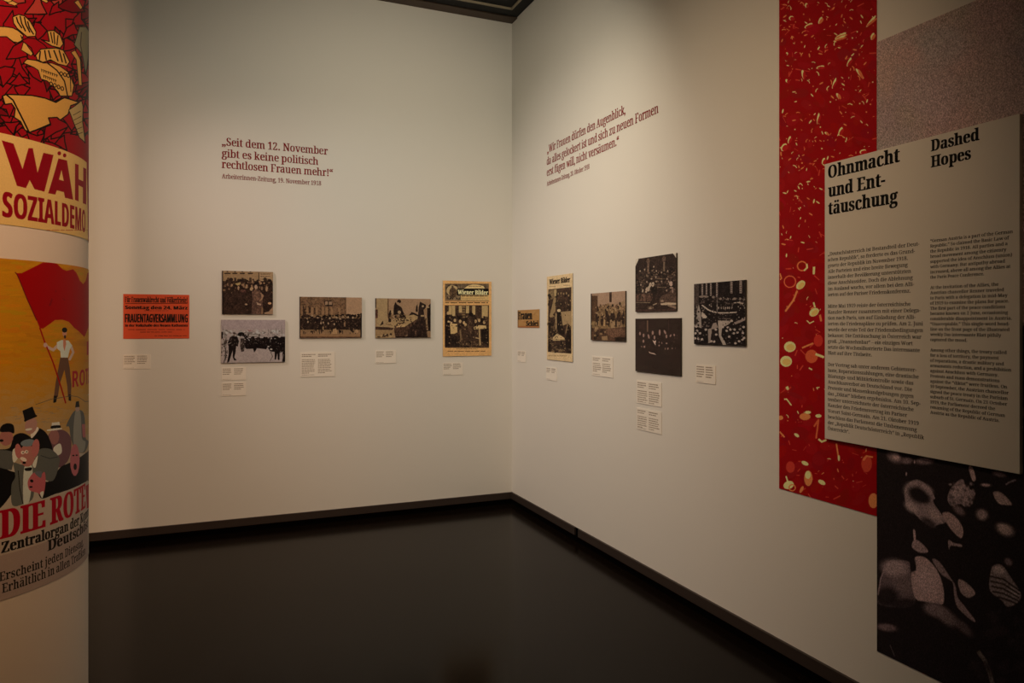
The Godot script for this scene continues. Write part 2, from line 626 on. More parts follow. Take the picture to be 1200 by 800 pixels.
func column() -> void:
	var fwd := Vector3(sin(YAW), 0, -cos(YAW))
	var side := Vector3(cos(YAW), 0, sin(YAW))
	column_at = Vector3(EYE.x, 0, EYE.z) + fwd * 2.319 - side * 1.903
	var o := thing("poster_column", "thick round off-white column carrying two posters", "column", column_at)
	obj("shaft", lathe([Vector2(0.0, 0.0), Vector2(COLUMN_R, 0.0), Vector2(COLUMN_R, WALL_H), Vector2(0.0, WALL_H)], 128), M.wall, o)
	var edge := on_column(103.3, 380).x      # the column's outline seen from the camera
	var a0 := on_column(-7, 380).x
	var a1 := edge + 0.4
	# upper poster
	var y1 := 2.72
	var y0 := on_column(0, 262.5).y
	var put := func(px: float, py: float) -> Vector2:
		var q := on_column(px, py)
		return Vector2((q.x - a0) / (a1 - a0), (y1 - q.y) / (y1 - y0))
	var p := new_print(1100, 1500, [178, 142, 108], put, 11)
	paint_jumble_poster(p)
	var s := obj("column_poster", bent_sheet(a0, a1, y0, y1, COLUMN_R + 0.0006, 0.0008), p.material())
	s.position = column_at
	tag(s, "red and tan election poster with heavy red lettering, upper on the column", "poster", "posters on the round column")
	# lower poster
	var t1 := on_column(0, 302.4).y
	var t0 := on_column(0, 704).y
	var put2 := func(px: float, py: float) -> Vector2:
		var q := on_column(px, py)
		return Vector2((q.x - a0) / (a1 - a0), (t1 - q.y) / (t1 - t0))
	p = new_print(1100, 1300, [146, 112, 88], put2, 12)
	paint_flag_poster(p)
	s = obj("column_poster_001", bent_sheet(a0, a1, t0, t1, COLUMN_R + 0.0006, 0.0008), p.material())
	s.position = column_at
	tag(s, "yellow poster of a man raising a red flag above a crowd, lower on the column", "poster", "posters on the round column")

func paint_jumble_poster(p: Print) -> void:
	var red := [122, 8, 10]
	var deep := [92, 6, 8]
	var warm := [140, 40, 24]
	var tan := [170, 110, 42]
	var black := [16, 8, 4]
	p.fill(red)
	# heaped scraps of red paper with black outlines
	p.zoom(0, 0, 8)
	for i in 120:
		var x := p.rng.randf_range(-40, 880)
		var y := p.rng.randf_range(-420, 1450)
		var r := p.rng.randf_range(75, 165)
		var a := p.rng.randf() * TAU
		var pts := []
		for j in 3:                       # curled three-cornered scraps
			var q := Vector2.from_angle(a + TAU * j / 3 + p.rng.randf_range(-0.35, 0.35)) * r * p.rng.randf_range(0.6, 1.1)
			var n := Vector2.from_angle(a + TAU * (j + 0.5) / 3) * r * p.rng.randf_range(0.25, 0.6)
			pts.append_array([x + q.x, y + q.y, x + n.x, y + n.y])
		var c: Array = [red, red, deep, red, warm if y < 330 else red][p.rng.randi() % 5]
		p.shape(pts, c, 12.0, black)
	for q in [[0, -20, 120, 20], [60, 20, 170, 45], [380, -10, 450, 20], [690, 10, 770, 80], [180, -190, 300, -120], [520, -260, 640, -180]]:
		p.shape([q[0], q[1] + 10, (q[0] + q[2]) / 2, q[1] - 12, q[2], q[3] - 8, (q[0] + q[2]) / 2 + 20, q[3] + 10], tan, 7, black)
	# tied sacks
	p.shape([-60, 250, 40, 250, 120, 262, 170, 290, 215, 330, 205, 380, 165, 400, 120, 392, 60, 345, -60, 345], tan, 9, black)
	p.shape([190, 330, 215, 400, 195, 470, 290, 525, 305, 500, 260, 440, 235, 400], tan, 7, black)
	p.shape([115, 160, 170, 135, 230, 150, 280, 200, 335, 300, 330, 340, 250, 345, 160, 270, 125, 220], tan, 10, black)
	for q in [[150, 160, 200, 260], [185, 150, 235, 290], [225, 160, 275, 300], [255, 200, 310, 320]]:
		p.line([q[0], q[1], (q[0] + q[2]) / 2 - 10, (q[1] + q[3]) / 2, q[2], q[3]], 13, black)
	p.shape([200, 380, 260, 355, 330, 365, 400, 410, 440, 450, 370, 470, 320, 530, 290, 450], red, 9, black)
	p.shape([440, 290, 500, 285, 560, 330, 590, 410, 560, 450, 480, 430, 380, 370, 460, 390], tan, 10, black)
	for q in [[470, 300, 490, 400], [500, 300, 510, 410], [540, 330, 530, 420]]:
		p.line(q, 11, black)
	p.shape([330, 520, 380, 460, 440, 455, 520, 450, 590, 470, 650, 580, 620, 620, 540, 600, 470, 560, 400, 585, 345, 560], tan, 10, black)
	for q in [[375, 480, 365, 560], [415, 470, 430, 560], [450, 470, 470, 540], [500, 470, 540, 570], [550, 470, 580, 580], [590, 500, 615, 590]]:
		p.line(q, 13, black)
	p.shape([215, 590, 250, 555, 330, 565, 400, 590, 480, 590, 560, 620, 640, 680, 690, 800, 670, 900, 560, 900, 540, 860, 440, 760, 380, 740, 355, 660, 310, 630], tan, 9, black)
	p.line([440, 590, 530, 660, 600, 760, 630, 900], 12, black)
	p.line([620, 640, 655, 730, 660, 860], 8, black)
	for r in [[385, 645, 8, 20.0], [405, 700, 7, 18.0]]:
		for i in int(r[2]):
			p.line([r[0] + i * r[3], r[1] + i * 7, r[0] + i * r[3] + 4, r[1] + 26 + i * 7], 7, black)
			p.line([r[0] + i * r[3], r[1] + 14 + i * 7, r[0] + i * r[3] + 12, r[1] + 10 + i * 7], 6, black)
	for q in [[570, 690], [605, 700], [635, 708], [475, 785], [510, 800], [545, 815], [580, 830]]:
		p.el(q[0], q[1], 17, 22, black, -15)
		p.el(q[0], q[1], 8, 13, tan, -15)
	# grey-gold folds at the column's edge
	p.shape([690, 420, 740, 250, 800, 250, 830, 300, 825, 520, 800, 700, 760, 500], [104, 84, 50], 8, black)
	p.line([760, 300, 750, 420, 790, 640], 10, [60, 45, 30])
	p.shape([660, 490, 700, 470, 750, 560, 765, 800, 735, 800, 710, 560], tan, 8, black)
	# the unrolled sheet
	p.zoom(0, 80, 8)
	p.shape([20, 260, 60, 245, 300, 255, 420, 280, 520, 320, 570, 290, 600, 275, 740, 320, 660, 350, 635, 430, 560, 485, 530, 460, 450, 465, 470, 520, 280, 600, 230, 580, 190, 500, 130, 460, 140, 380, 105, 330, 45, 340], tan, 12, black)
	p.line([60, 250, 120, 300, 160, 380, 270, 600], 15, black)
	p.line([20, 260, 15, 300, 45, 340, 105, 330], 10, black)
	p.line([290, 595, 470, 530], 14, black)
	p.shape([640, 390, 760, 300, 775, 360, 770, 500, 795, 700, 740, 650, 690, 520], [150, 110, 56], 8, black)
	for i in 5:
		p.line([680 + i * 8, 440 + i * 45, 750 + i * 5, 400 + i * 50], 5, black)
	# band of lettering
	p.zoom(0, 150, 5)
	var put := []
	for px in range(-10, 104, 3):
		put.append(px * 5)
		put.append(band_y(p, px, 28))
	put.append_array([560, 1200, -60, 1200])
	p.poly(put, [184, 130, 62])
	p.box(-60, 60, -20, 660, [184, 130, 62])
	var ink := [116, 4, 10]
	p.poly([8, 72, 78, 92, 130, 240, 165, 118, 190, 118, 218, 262, 252, 145, 311, 158, 258, 373, 200, 358, 172, 305, 150, 352, 97, 338], ink)
	p.poly([340, 178, 390, 190, 426, 420, 378, 408, 372, 375, 330, 365, 322, 390, 280, 382], ink)
	p.poly([358, 245, 371, 310, 343, 302], [184, 130, 62])
	p.el(345, 148, 11, 12, ink)
	p.el(376, 160, 10, 12, ink)
	p.poly([437, 208, 458, 215, 458, 300, 485, 312, 485, 230, 503, 240, 503, 448, 483, 440, 483, 348, 458, 335, 458, 430, 437, 420], ink)
	p.box(511, 250, 540, 470, ink)
	p.text("SOZIALDEMO", sans_bold, 15, 370, 497, 521, ink, 2.5)
	p.dashes(270, 596, 510, 606, 1, [140, 60, 30], 1.0)
	p.grain(0.07)

# the upper edge of the lettering band stays level on the column: its photo height at a pixel column
func band_y(p: Print, px: float, at_zero: float) -> float:
	var level := on_column(0, 150 + at_zero / 5.0).y
	var q := on_column(px, 380)
	var d := Vector2(sin(q.x), cos(q.x)) * COLUMN_R + Vector2(column_at.x - EYE.x, column_at.z - EYE.z)
	var depth := d.x * sin(YAW) - d.y * cos(YAW)
	return (CENTRE.y - (level - EYE.y) * FOCAL / depth - 150.0) * 5.0

func paint_flag_poster(p: Print) -> void:
	var black := [12, 8, 6]
	var red := [104, 0, 2]
	# the ground of the print runs from ochre to pale paper: its dye, in dabbed bands
	p.zoom(0, 0, 1)
	p.fill([126, 98, 74])
	p.box(-20, 290, 120, 455, [130, 71, 5])
	for i in 900:
		var t := p.rng.randf()
		var y := lerpf(425, 530, t)
		var c := [lerpf(130, 118, t), lerpf(71, 86, t), lerpf(5, 58, t)]
		p.el(p.rng.randf_range(-10, 104), y + p.rng.randf_range(-12, 12), p.rng.randf_range(4, 12), p.rng.randf_range(2, 5), c)
	for i in 260:
		p.el(p.rng.randf_range(-10, 104), p.rng.randf_range(306, 430), p.rng.randf_range(3, 14), p.rng.randf_range(0.7, 2.5), [130 + p.rng.randf_range(-8, 6), 71 + p.rng.randf_range(-6, 5), 5])
	# flag
	p.zoom(0, 300, 8)
	p.poly([145, 160, 200, 160, 260, 130, 330, 95, 400, 60, 470, 60, 530, 72, 580, 120, 620, 138, 680, 122, 715, 160, 745, 230, 775, 262, 800, 230, 815, 160, 860, 150, 860, 640, 815, 690, 785, 758, 740, 710, 690, 670, 640, 615, 580, 596, 510, 600, 450, 645, 400, 680, 370, 675], red)
	p.poly([480, 390, 490, 410, 470, 470, 455, 465], [84, 2, 4])
	p.poly([515, 310, 525, 330, 515, 345], [84, 2, 4])
	p.poly([580, 390, 620, 420, 590, 410], [84, 2, 4])
	p.line([138, 150, 160, 175, 250, 400, 340, 600], 10, [70, 6, 6])
	p.zoom(0, 370, 7.27)
	# man with the flagstaff
	p.poly([510, 355, 575, 355, 590, 440, 605, 590, 600, 690, 575, 690, 570, 600, 545, 460, 505, 580, 490, 690, 455, 690, 470, 570], [68, 38, 22])
	p.poly([455, 680, 485, 680, 475, 735, 450, 740], black)
	p.poly([580, 670, 602, 670, 602, 725, 580, 720], black)
	p.line([490, 250, 450, 290, 400, 265, 385, 245], 24, [136, 98, 76])
	p.line([600, 250, 620, 310, 590, 370], 20, [136, 98, 76])
	p.poly([480, 225, 520, 205, 580, 210, 610, 250, 590, 290, 575, 355, 515, 355, 510, 300, 485, 280], [142, 122, 100])
	p.poly([535, 200, 555, 200, 560, 240, 545, 300, 535, 260], [134, 70, 44])
	p.el(547, 145, 19, 32, [132, 76, 50])
	p.el(547, 120, 23, 22, black)
	p.el(550, 178, 10, 15, [40, 20, 14])
	p.line([335, 100, 380, 230, 450, 400, 555, 740], 12, red)
	p.el(383, 248, 16, 20, [136, 92, 70])
	p.text("ROTE", sans_bold, 612, 470, 752, 610, [110, 14, 14])
	p.poly([735, 220, 750, 215, 750, 330, 735, 335], [110, 14, 14])
	p.line([300, 755, 430, 710, 600, 680, 660, 690, 720, 730, 770, 725], 5, [60, 44, 30])
	# crowd in dark coats
	p.zoom(0, 460, 5.71)
	for i in 40:
		var x := p.rng.randf_range(60, 420)
		var y := p.rng.randf_range(90, 200)
		p.line([x, y, x + p.rng.randf_range(15, 40), y + p.rng.randf_range(-5, 3)], 2.5, [92, 70, 48])
	p.curve([-40, 500, 60, 520, 120, 560, 60, 700, -40, 780], black)
	p.curve([440, 220, 480, 140, 510, 115, 550, 125, 565, 180, 570, 300, 590, 330, 560, 400, 500, 380, 470, 300, 460, 230], [62, 52, 42])
	p.curve([500, 130, 535, 130, 545, 300, 570, 330, 550, 400, 490, 350], [98, 80, 62])
	p.el(515, 110, 14, 16, [120, 84, 66])
	p.poly([505, 60, 525, 55, 530, 95, 500, 98], black)
	p.line([555, 210, 560, 290], 20, [120, 56, 48])
	p.curve([310, 330, 340, 260, 420, 250, 470, 300, 470, 400, 440, 470, 380, 500, 330, 430], [74, 42, 38])
	p.el(360, 295, 34, 52, [104, 58, 46])
	p.poly([345, 200, 395, 195, 400, 235, 340, 240], [150, 124, 98])
	p.curve([343, 222, 398, 218, 398, 236, 342, 240], black)
	p.curve([320, 245, 400, 235, 405, 246, 320, 256], [150, 124, 98])
	p.curve([355, 370, 400, 340, 410, 400, 370, 420], [150, 128, 102])
	p.curve([230, 250, 270, 240, 320, 290, 350, 400, 280, 440, 200, 400, 195, 310], black)
	p.curve([205, 265, 245, 230, 255, 250, 210, 305], [156, 132, 104])
	p.el(205, 220, 40, 58, [118, 74, 56], 15)
	p.poly([148, 120, 215, 92, 238, 150, 165, 195], black)
	p.line([160, 188, 240, 155], 12, black)
	p.el(190, 245, 24, 8, [150, 128, 104], -10)
	p.curve([90, 290, 150, 270, 210, 305, 210, 350, 150, 400, 60, 420, -40, 400, -40, 380, 60, 370], black)
	p.el(40, 300, 46, 56, [112, 60, 46], 12)
	p.curve([0, 260, 10, 220, 50, 204, 88, 218, 92, 270, 60, 262], black)
	p.el(8, 320, 14, 9, black)
	p.curve([250, 600, 330, 590, 400, 500, 460, 470, 520, 440, 600, 380, 640, 350, 640, 580, 585, 590, 480, 640, 360, 680, 270, 705], black)
	p.curve([80, 500, 90, 400, -40, 390, -40, 480, 60, 515], [60, 50, 40])
	p.curve([90, 470, 150, 480, 230, 440, 260, 380, 330, 375, 385, 420, 395, 470, 350, 590, 260, 560, 225, 540, 220, 700, 150, 745, 80, 750, 75, 620, 100, 560], [64, 54, 42])
	p.line([120, 520, 130, 640, 150, 740], 5, black)
	p.line([270, 420, 330, 440, 380, 430], 5, [34, 30, 26])
	p.curve([160, 500, 215, 500, 195, 720, 155, 740], [140, 120, 96])
	p.curve([85, 380, 140, 370, 110, 450, 85, 460], [150, 128, 102])
	p.curve([215, 480, 250, 420, 235, 500], [150, 128, 102])
	p.el(180, 420, 52, 76, [122, 66, 50])
	p.el(185, 335, 50, 24, [80, 74, 66], -8)
	p.curve([165, 505, 210, 500, 205, 520, 170, 522], black)
	p.el(235, 370, 26, 62, [126, 62, 50], 8)
	p.el(120, 390, 22, 50, [126, 62, 50], -6)
	for q in [[150, 400], [175, 395]]:
		p.el(q[0], q[1], 13, 12, [170, 150, 128])
		p.el(q[0] + 2, q[1], 4, 5, black)
	p.el(155, 445, 24, 13, [160, 138, 114], 25)
	p.el(160, 468, 12, 8, black)
	p.curve([185, 590, 225, 535, 260, 560, 295, 530, 302, 600, 285, 690, 250, 670, 195, 650], [128, 54, 48])
	p.curve([230, 535, 275, 525, 270, 570], [70, 60, 54])
	p.el(210, 590, 12, 10, black, 30)
	p.el(205, 630, 12, 6, black)
	p.curve([265, 670, 290, 660, 280, 705], [150, 128, 104])
	p.el(498, 450, 32, 108, [126, 58, 52])
	p.el(500, 495, 11, 22, black)
	p.el(488, 420, 8, 5, black)
	p.el(510, 418, 8, 5, black)
	# lettering band, pale, then rose paper
	p.zoom(0, 560, 5)
	var a := []
	for px in range(-10, 106, 4):
		a.append(px * 5)
		a.append(level_row(px, 0, 597, 560))
	a.append_array([600, 1200, -60, 1200])
	p.poly(a, [126, 94, 71])
	a = []
	for px in range(-10, 106, 4):
		a.append(px * 5)
		a.append(level_row(px, 0, 651, 560))
	a.append_array([600, 1300, -60, 1300])
	p.poly(a, [114, 82, 63])
	p.text("DIE ROTE", serif_bold, 0, 190, 497, 358, [112, 2, 10], 5.0)
	p.poly([500, 45, 520, 30, 520, 170, 506, 180], [112, 4, 14])
	p.text("Zentralorgan der Komm", serif_bold, 8, 375, 515, 440, black, 2.0)
	p.text("Deutschöst", serif_bold, 278, 365, 512, 428, black, 2.0)
	p.text("Erscheint jeden Dienstag,", serif_bold, -6, 553, 485, 606, black)
	p.text("Erhältlich in allen Trafiken", serif_bold, 10, 620, 497, 674, black)
	p.grain(0.06)

func level_row(px: float, at_px: float, at_py: float, origin: float) -> float:   # zoomed photo height where a level line crosses a pixel column
	var level := on_column(at_px, at_py).y
	var q := on_column(px, 380)
	var d := Vector2(sin(q.x), cos(q.x)) * COLUMN_R + Vector2(column_at.x - EYE.x, column_at.z - EYE.z)
	var depth := d.x * sin(YAW) - d.y * cos(YAW)
	return (CENTRE.y - (level - EYE.y) * FOCAL / depth - origin) * 5.0

# ------------------------------------------------------------------ big prints and the text panel on wall_right
func murals() -> void:
	var far_top := WALL_H - 0.05
	# red strip: from the ceiling to breast height
	var s := spot_on("right", 913, 380, 1027.2, 572, 0.003)
	s.h = far_top - s.y
	s.top = far_top
	var p := new_print(520, 2000, [133, 115, 93], s.place, 21)
	paint_red_strip(p)
	var o := obj("red_wall_print", slab(s.w, s.h, 0.0005, 0.003), p.material(0.6))
	o.position = s.at
	o.rotation.y = s.turn
	tag(o, "tall crimson wall print scattered with golden flecks beside the text panel", "wall print")
	# photograph of a crowd, blown up
	var b := spot_on("right", 1027.6, 49.5, 1300, 762.5, 0.003)
	p = new_print(800, 1600, [105, 85, 67], b.place, 22)
	paint_crowd_mural(p)
	o = obj("photo_wall_print", slab(b.w, b.h, 0.0005, 0.003), p.material(0.6))
	o.position = b.at
	o.rotation.y = b.turn
	tag(o, "huge grainy crowd photograph printed on the wall behind the text panel", "wall print")
	# text panel standing in front of both
	var T := 0.018
	var t := spot_on("right", 966.5, 192.5, 1195, 513.5, T)
	var panel := thing("text_panel", "large pale exhibition text panel headed Ohnmacht und Enttäuschung", "text panel", t.at, t.turn)
	obj("board", slab(t.w, t.h, 0.0035, T, 0.0006), M.panel, panel)
	var mark := func(px: float, py: float) -> Vector2:
		var q := on_right(px, py, T)
		return Vector2(q.z - t.at.z, q.y - t.at.y)
	var head := [["Ohnmacht", 970.8, 209.2, 1054.2, 0.0525], ["und Ent-", 970.8, 231.3, 1037, 0.0525], ["täuschung", 970.8, 251.9, 1052, 0.0525], ["Dashed", 1091.2, 177.5, 1147.5, 0.0405], ["Hopes", 1091.2, 196.4, 1137.5, 0.0405]]
	for a in head:
		var q: Vector2 = mark.call(a[1], a[2])
		var r: Vector2 = mark.call(a[3], 380)
		text_line(panel, a[0], serif_bold, q.x, q.y, T, r.x - q.x, a[4], M.black_print, 0.0015 if a[4] > 0.05 else 0.0012)
	var german := [
		["„Deutschösterreich ist Bestandteil der Deut-", 1077.3], ["schen Republik“, so forderte es das Grund-", 1072.2], ["gesetz der Republik im November 1918.", 1063.7], ["Alle Parteien und eine breite Bewegung", 1063.7], ["innerhalb der Bevölkerung unterstützten", 1067.5], ["diese Anschlussidee. Doch die Ablehnung", 1069.7], ["im Ausland wuchs, vor allem bei den Alli-", 1071.2], ["ierten auf der Pariser Friedenskonferenz.", 1066.9], ["", 0],
		["Mitte Mai 1919 reiste der österreichische", 1066.9], ["Kanzler Renner zusammen mit einer Delega-", 1078.7], ["tion nach Paris, um auf Einladung der Alli-", 1072.7], ["ierten die Friedenspläne zu prüfen. Am 2. Juni", 1081.6], ["wurde der erste Teil der Friedensbedingungen", 1081.6], ["bekannt: Die Enttäuschung in Österreich war", 1079.7], ["groß. „Unannehmbar“ – ein einziges Wort", 1069.4], ["setzte die Wochenillustrierte Das interessante", 1077.8], ["Blatt auf ihre Titelseite.", 1021.6], ["", 0],
		["Der Vertrag sah unter anderem Gebietsver-", 1073.9], ["luste, Reparationszahlungen, eine drastische", 1076.5], ["Rüstungs- und Militärkontrolle sowie das", 1070.3], ["Anschlussverbot an Deutschland vor. Die", 1068.7], ["Proteste und Massenkundgebungen gegen", 1070.6], ["das „Diktat“ blieben ergebnislos. Am 10. Sep-", 1078.8], ["tember unterzeichnete der österreichische", 1070.6], ["Kanzler den Friedensvertrag im Pariser", 1063], ["Vorort Saint-Germain. Am 21. Oktober 1919", 1076.5], ["beschloss das Parlament die Umbenennung", 1074.4], ["der „Republik Deutschösterreich“ in „Republik", 1082.8], ["Österreich“.", 995.3]]
	var english := [
		["“German Austria is a part of the German", 1186.9], ["Republic.” So claimed the Basic Law of", 1182.8], ["the Republic in 1918. All parties and a", 1180.7], ["broad movement among the citizenry", 1179.4], ["supported the idea of Anschluss (union)", 1185.9], ["with Germany. But antipathy abroad", 1177.9], ["increased, above all among the Allies at", 1184.1], ["the Paris Peace Conference.", 1153.1], ["", 0],
		["At the invitation of the Allies, the", 1170], ["Austrian chancellor Renner traveled", 1176.6], ["to Paris with a delegation in mid-May", 1180.7], ["of 1919 to examine the plans for peace.", 1182.2], ["The first part of the peace conditions", 1177.9], ["became known on 2 June, occasioning", 1181.2], ["considerable disappointment in Austria.", 1185.6], ["“Unacceptable.” This single-word head-", 1183.1], ["line on the front page of the illustrated", 1183.1], ["weekly Das interessante Blatt pithily", 1173.2], ["captured the mood.", 1133.4], ["", 0],
		["Among other things, the treaty called", 1179.8], ["for a loss of territory, the payment", 1170.3], ["of reparations, a drastic military and", 1176.6], ["armaments reduction, and a prohibition", 1185.1], ["against Anschluss with Germany.", 1169.8], ["Protests and mass demonstrations", 1171.3], ["against the “diktat” were fruitless. On", 1180.3], ["10 September, the Austrian chancellor", 1182], ["signed the peace treaty in the Parisian", 1180.9], ["suburb of St. Germain. On 21 October", 1180.3], ["1919, the Parliament decreed the", 1166], ["renaming of the Republic of German", 1177.7], ["Austria as the Republic of Austria.", 1171.3]]
	body_text(panel, german, mark, 970.3, 299.6, 503.5, T, 0.0142)
	body_text(panel, english, mark, 1090.2, 284.0, 484.5, T, 0.0110)

func body_text(panel: Node3D, rows: Array, mark: Callable, left: float, first: float, last: float, T: float, cap: float) -> void:
	var a: Vector2 = mark.call(left, first)
	var b: Vector2 = mark.call(left, last)
	for i in rows.size():
		if rows[i][0] == "":
			continue
		var r: Vector2 = mark.call(rows[i][1], 380)
		text_line(panel, rows[i][0], serif, a.x, lerpf(a.y, b.y, float(i) / (rows.size() - 1)), T, r.x - a.x, cap, M.black_print, 0.00025)

func paint_red_strip(p: Print) -> void:
	var gold := [168, 134, 72]
	var amber := [146, 78, 36]
	p.fill([98, 2, 3])
	p.zoom(0, 0, 1)
	# darker dye clouds
	for i in 500:
		p.el(p.rng.randf_range(905, 1035), p.rng.randf_range(-190, 610), p.rng.randf_range(3, 12), p.rng.randf_range(2, 8), [98 + p.rng.randf_range(-7, 7), 2 + p.rng.randf_range(0, 5), 3 + p.rng.randf_range(-2, 4)], p.rng.randf_range(-60, 60))
	for i in 220:
		var y := p.rng.randf_range(-200, 600)
		var x := p.rng.randf_range(914, 1026)
		p.line([x, y, x + p.rng.randf_range(-6, 8), y - p.rng.randf_range(-3, 7)], p.rng.randf_range(0.6, 1.6), [132, 36, 20])
	for i in 620:
		var y := p.rng.randf_range(-200, 290)
		fleck(p, p.rng.randf_range(914, 1026), y, p.rng.randf_range(0.4, 1.7), gold if p.rng.randf() < 0.5 else amber)
	for i in 70:
		fleck(p, p.rng.randf_range(914, 1026), p.rng.randf_range(280, 590), p.rng.randf_range(0.4, 1.5), gold if p.rng.randf() < 0.5 else amber)
	# the ones that stand out
	p.zoom(900, 0, 4)
	for q in [[483, 100, 40, 7, -50], [340, 168, 34, 9, -30], [335, 180, 36, 6, -28], [190, 120, 24, 9, -30], [245, 95, 8, 20, 25], [165, 350, 8, 26, -12], [430, 345, 8, 34, -38], [245, 315, 22, 8, -15], [380, 290, 7, 26, 25], [235, 555, 6, 30, 8], [340, 615, 9, 24, 20], [445, 710, 18, 11, -20], [75, 690, 14, 22, 30], [100, 655, 7, 20, 15], [260, 755, 8, 18, 15], [310, 390, 6, 30, 20], [490, 170, 8, 20, 18], [330, 450, 8, 18, -35], [180, 25, 8, 12, 0], [110, 85, 14, 12, 0], [90, 380, 7, 12, -40], [275, 625, 12, 6, 30]]:
		p.el(q[0], q[1], q[2] * 0.9, q[3] * 0.9, gold, q[4])
		p.el(q[0] + 5, q[1] + 3, q[2] * 0.85, q[3] * 0.75, [116, 14, 10] if p.rng.randf() < 0.6 else [140, 66, 30], q[4] + 12)
	p.zoom(905, 300, 4.446)
	for q in [[92, 472, 31, 28, 0], [72, 548, 31, 29, 0], [148, 150, 28, 19, -45], [218, 292, 28, 20, -35]]:
		p.el(q[0], q[1], q[2], q[3], gold, q[4])
		p.el(q[0] + 3, q[1] + 3, q[2] * 0.72, q[3] * 0.6, [156, 112, 52], q[4])
	p.el(205, 522, 33, 35, [140, 52, 24])
	p.el(240, 440, 24, 32, [132, 28, 16])
	ring(p, 92, 133, 30, 6, [144, 60, 30])
	ring(p, 155, 52, 24, 7, [146, 70, 32])
	p.line([180, 40, 182, 60, 168, 74], 9, gold)
	p.line([218, 55, 216, 90], 12, gold)
	p.line([130, 180, 110, 230, 70, 285], 10, amber)
	p.line([225, 510, 265, 525], 13, gold)
	p.line([155, 478, 210, 455], 9, amber)
	p.line([180, 335, 195, 350, 215, 340], 6, gold)
	p.line([215, 240, 222, 265], 9, gold)
	p.line([248, 305, 254, 335], 11, amber)
	p.line([40, 90, 48, 115, 42, 122], 7, amber)
	p.line([75, 680, 80, 690], 14, gold)
	p.line([62, 745, 75, 745, 98, 775], 7, gold)
	p.line([190, 582, 205, 590], 8, gold)
	p.zoom(900, 400, 3.807)
	p.el(180, 610, 19, 35, amber)
	p.el(178, 595, 13, 18, gold)
	p.el(240, 628, 18, 10, gold, 30)
	p.el(165, 543, 17, 9, gold, 25)
	p.el(92, 640, 24, 18, gold, -20)
	p.line([80, 600, 90, 630], 7, gold)
	ring(p, 108, 652, 14, 5, amber)
	p.el(150, 660, 7, 17, amber, 25)
	p.el(470, 710, 22, 34, amber)
	p.line([305, 455, 316, 528], 7, amber)
	p.el(316, 520, 5, 14, gold)
	p.el(128, 418, 13, 7, gold, 35)
	p.line([225, 435, 240, 447, 258, 440], 9, gold)
	p.el(440, 545, 24, 38, [132, 38, 20])
	p.line([425, 530, 440, 510, 465, 515], 8, amber)
	p.el(165, 335, 25, 16, amber)
	p.el(178, 316, 14, 7, gold)
	p.el(225, 332, 14, 8, gold)
	p.line([205, 380, 225, 350, 215, 430], 8, [140, 56, 26])
	p.el(56, 340, 12, 10, amber)
	p.line([52, 402, 72, 425], 7, amber)
	p.el(100, 560, 20, 26, [130, 32, 18])
	p.grain(0.08)

func fleck(p: Print, x: float, y: float, r: float, c: Array) -> void:
	var a := p.rng.randf_range(-80, 80)
	if p.rng.randf() < 0.45:
		p.el(x, y, r * 0.55, r * 1.7, c, a)
	elif p.rng.randf() < 0.6:
		var v := Vector2.from_angle(deg_to_rad(a)) * r * 1.6
		p.line([x - v.x, y - v.y, x + v.y * 0.35, y - v.x * 0.35, x + v.x, y + v.y], r * 0.65, c)
	else:
		p.el(x, y, r * 0.6, r * 0.6, c)

func ring(p: Print, x: float, y: float, r: float, width: float, c: Array) -> void:
	var a := []
	for i in 15:
		a.append(x + cos(TAU * i / 14) * r)
		a.append(y + sin(TAU * i / 14) * r)
	p.line(a, width, c)

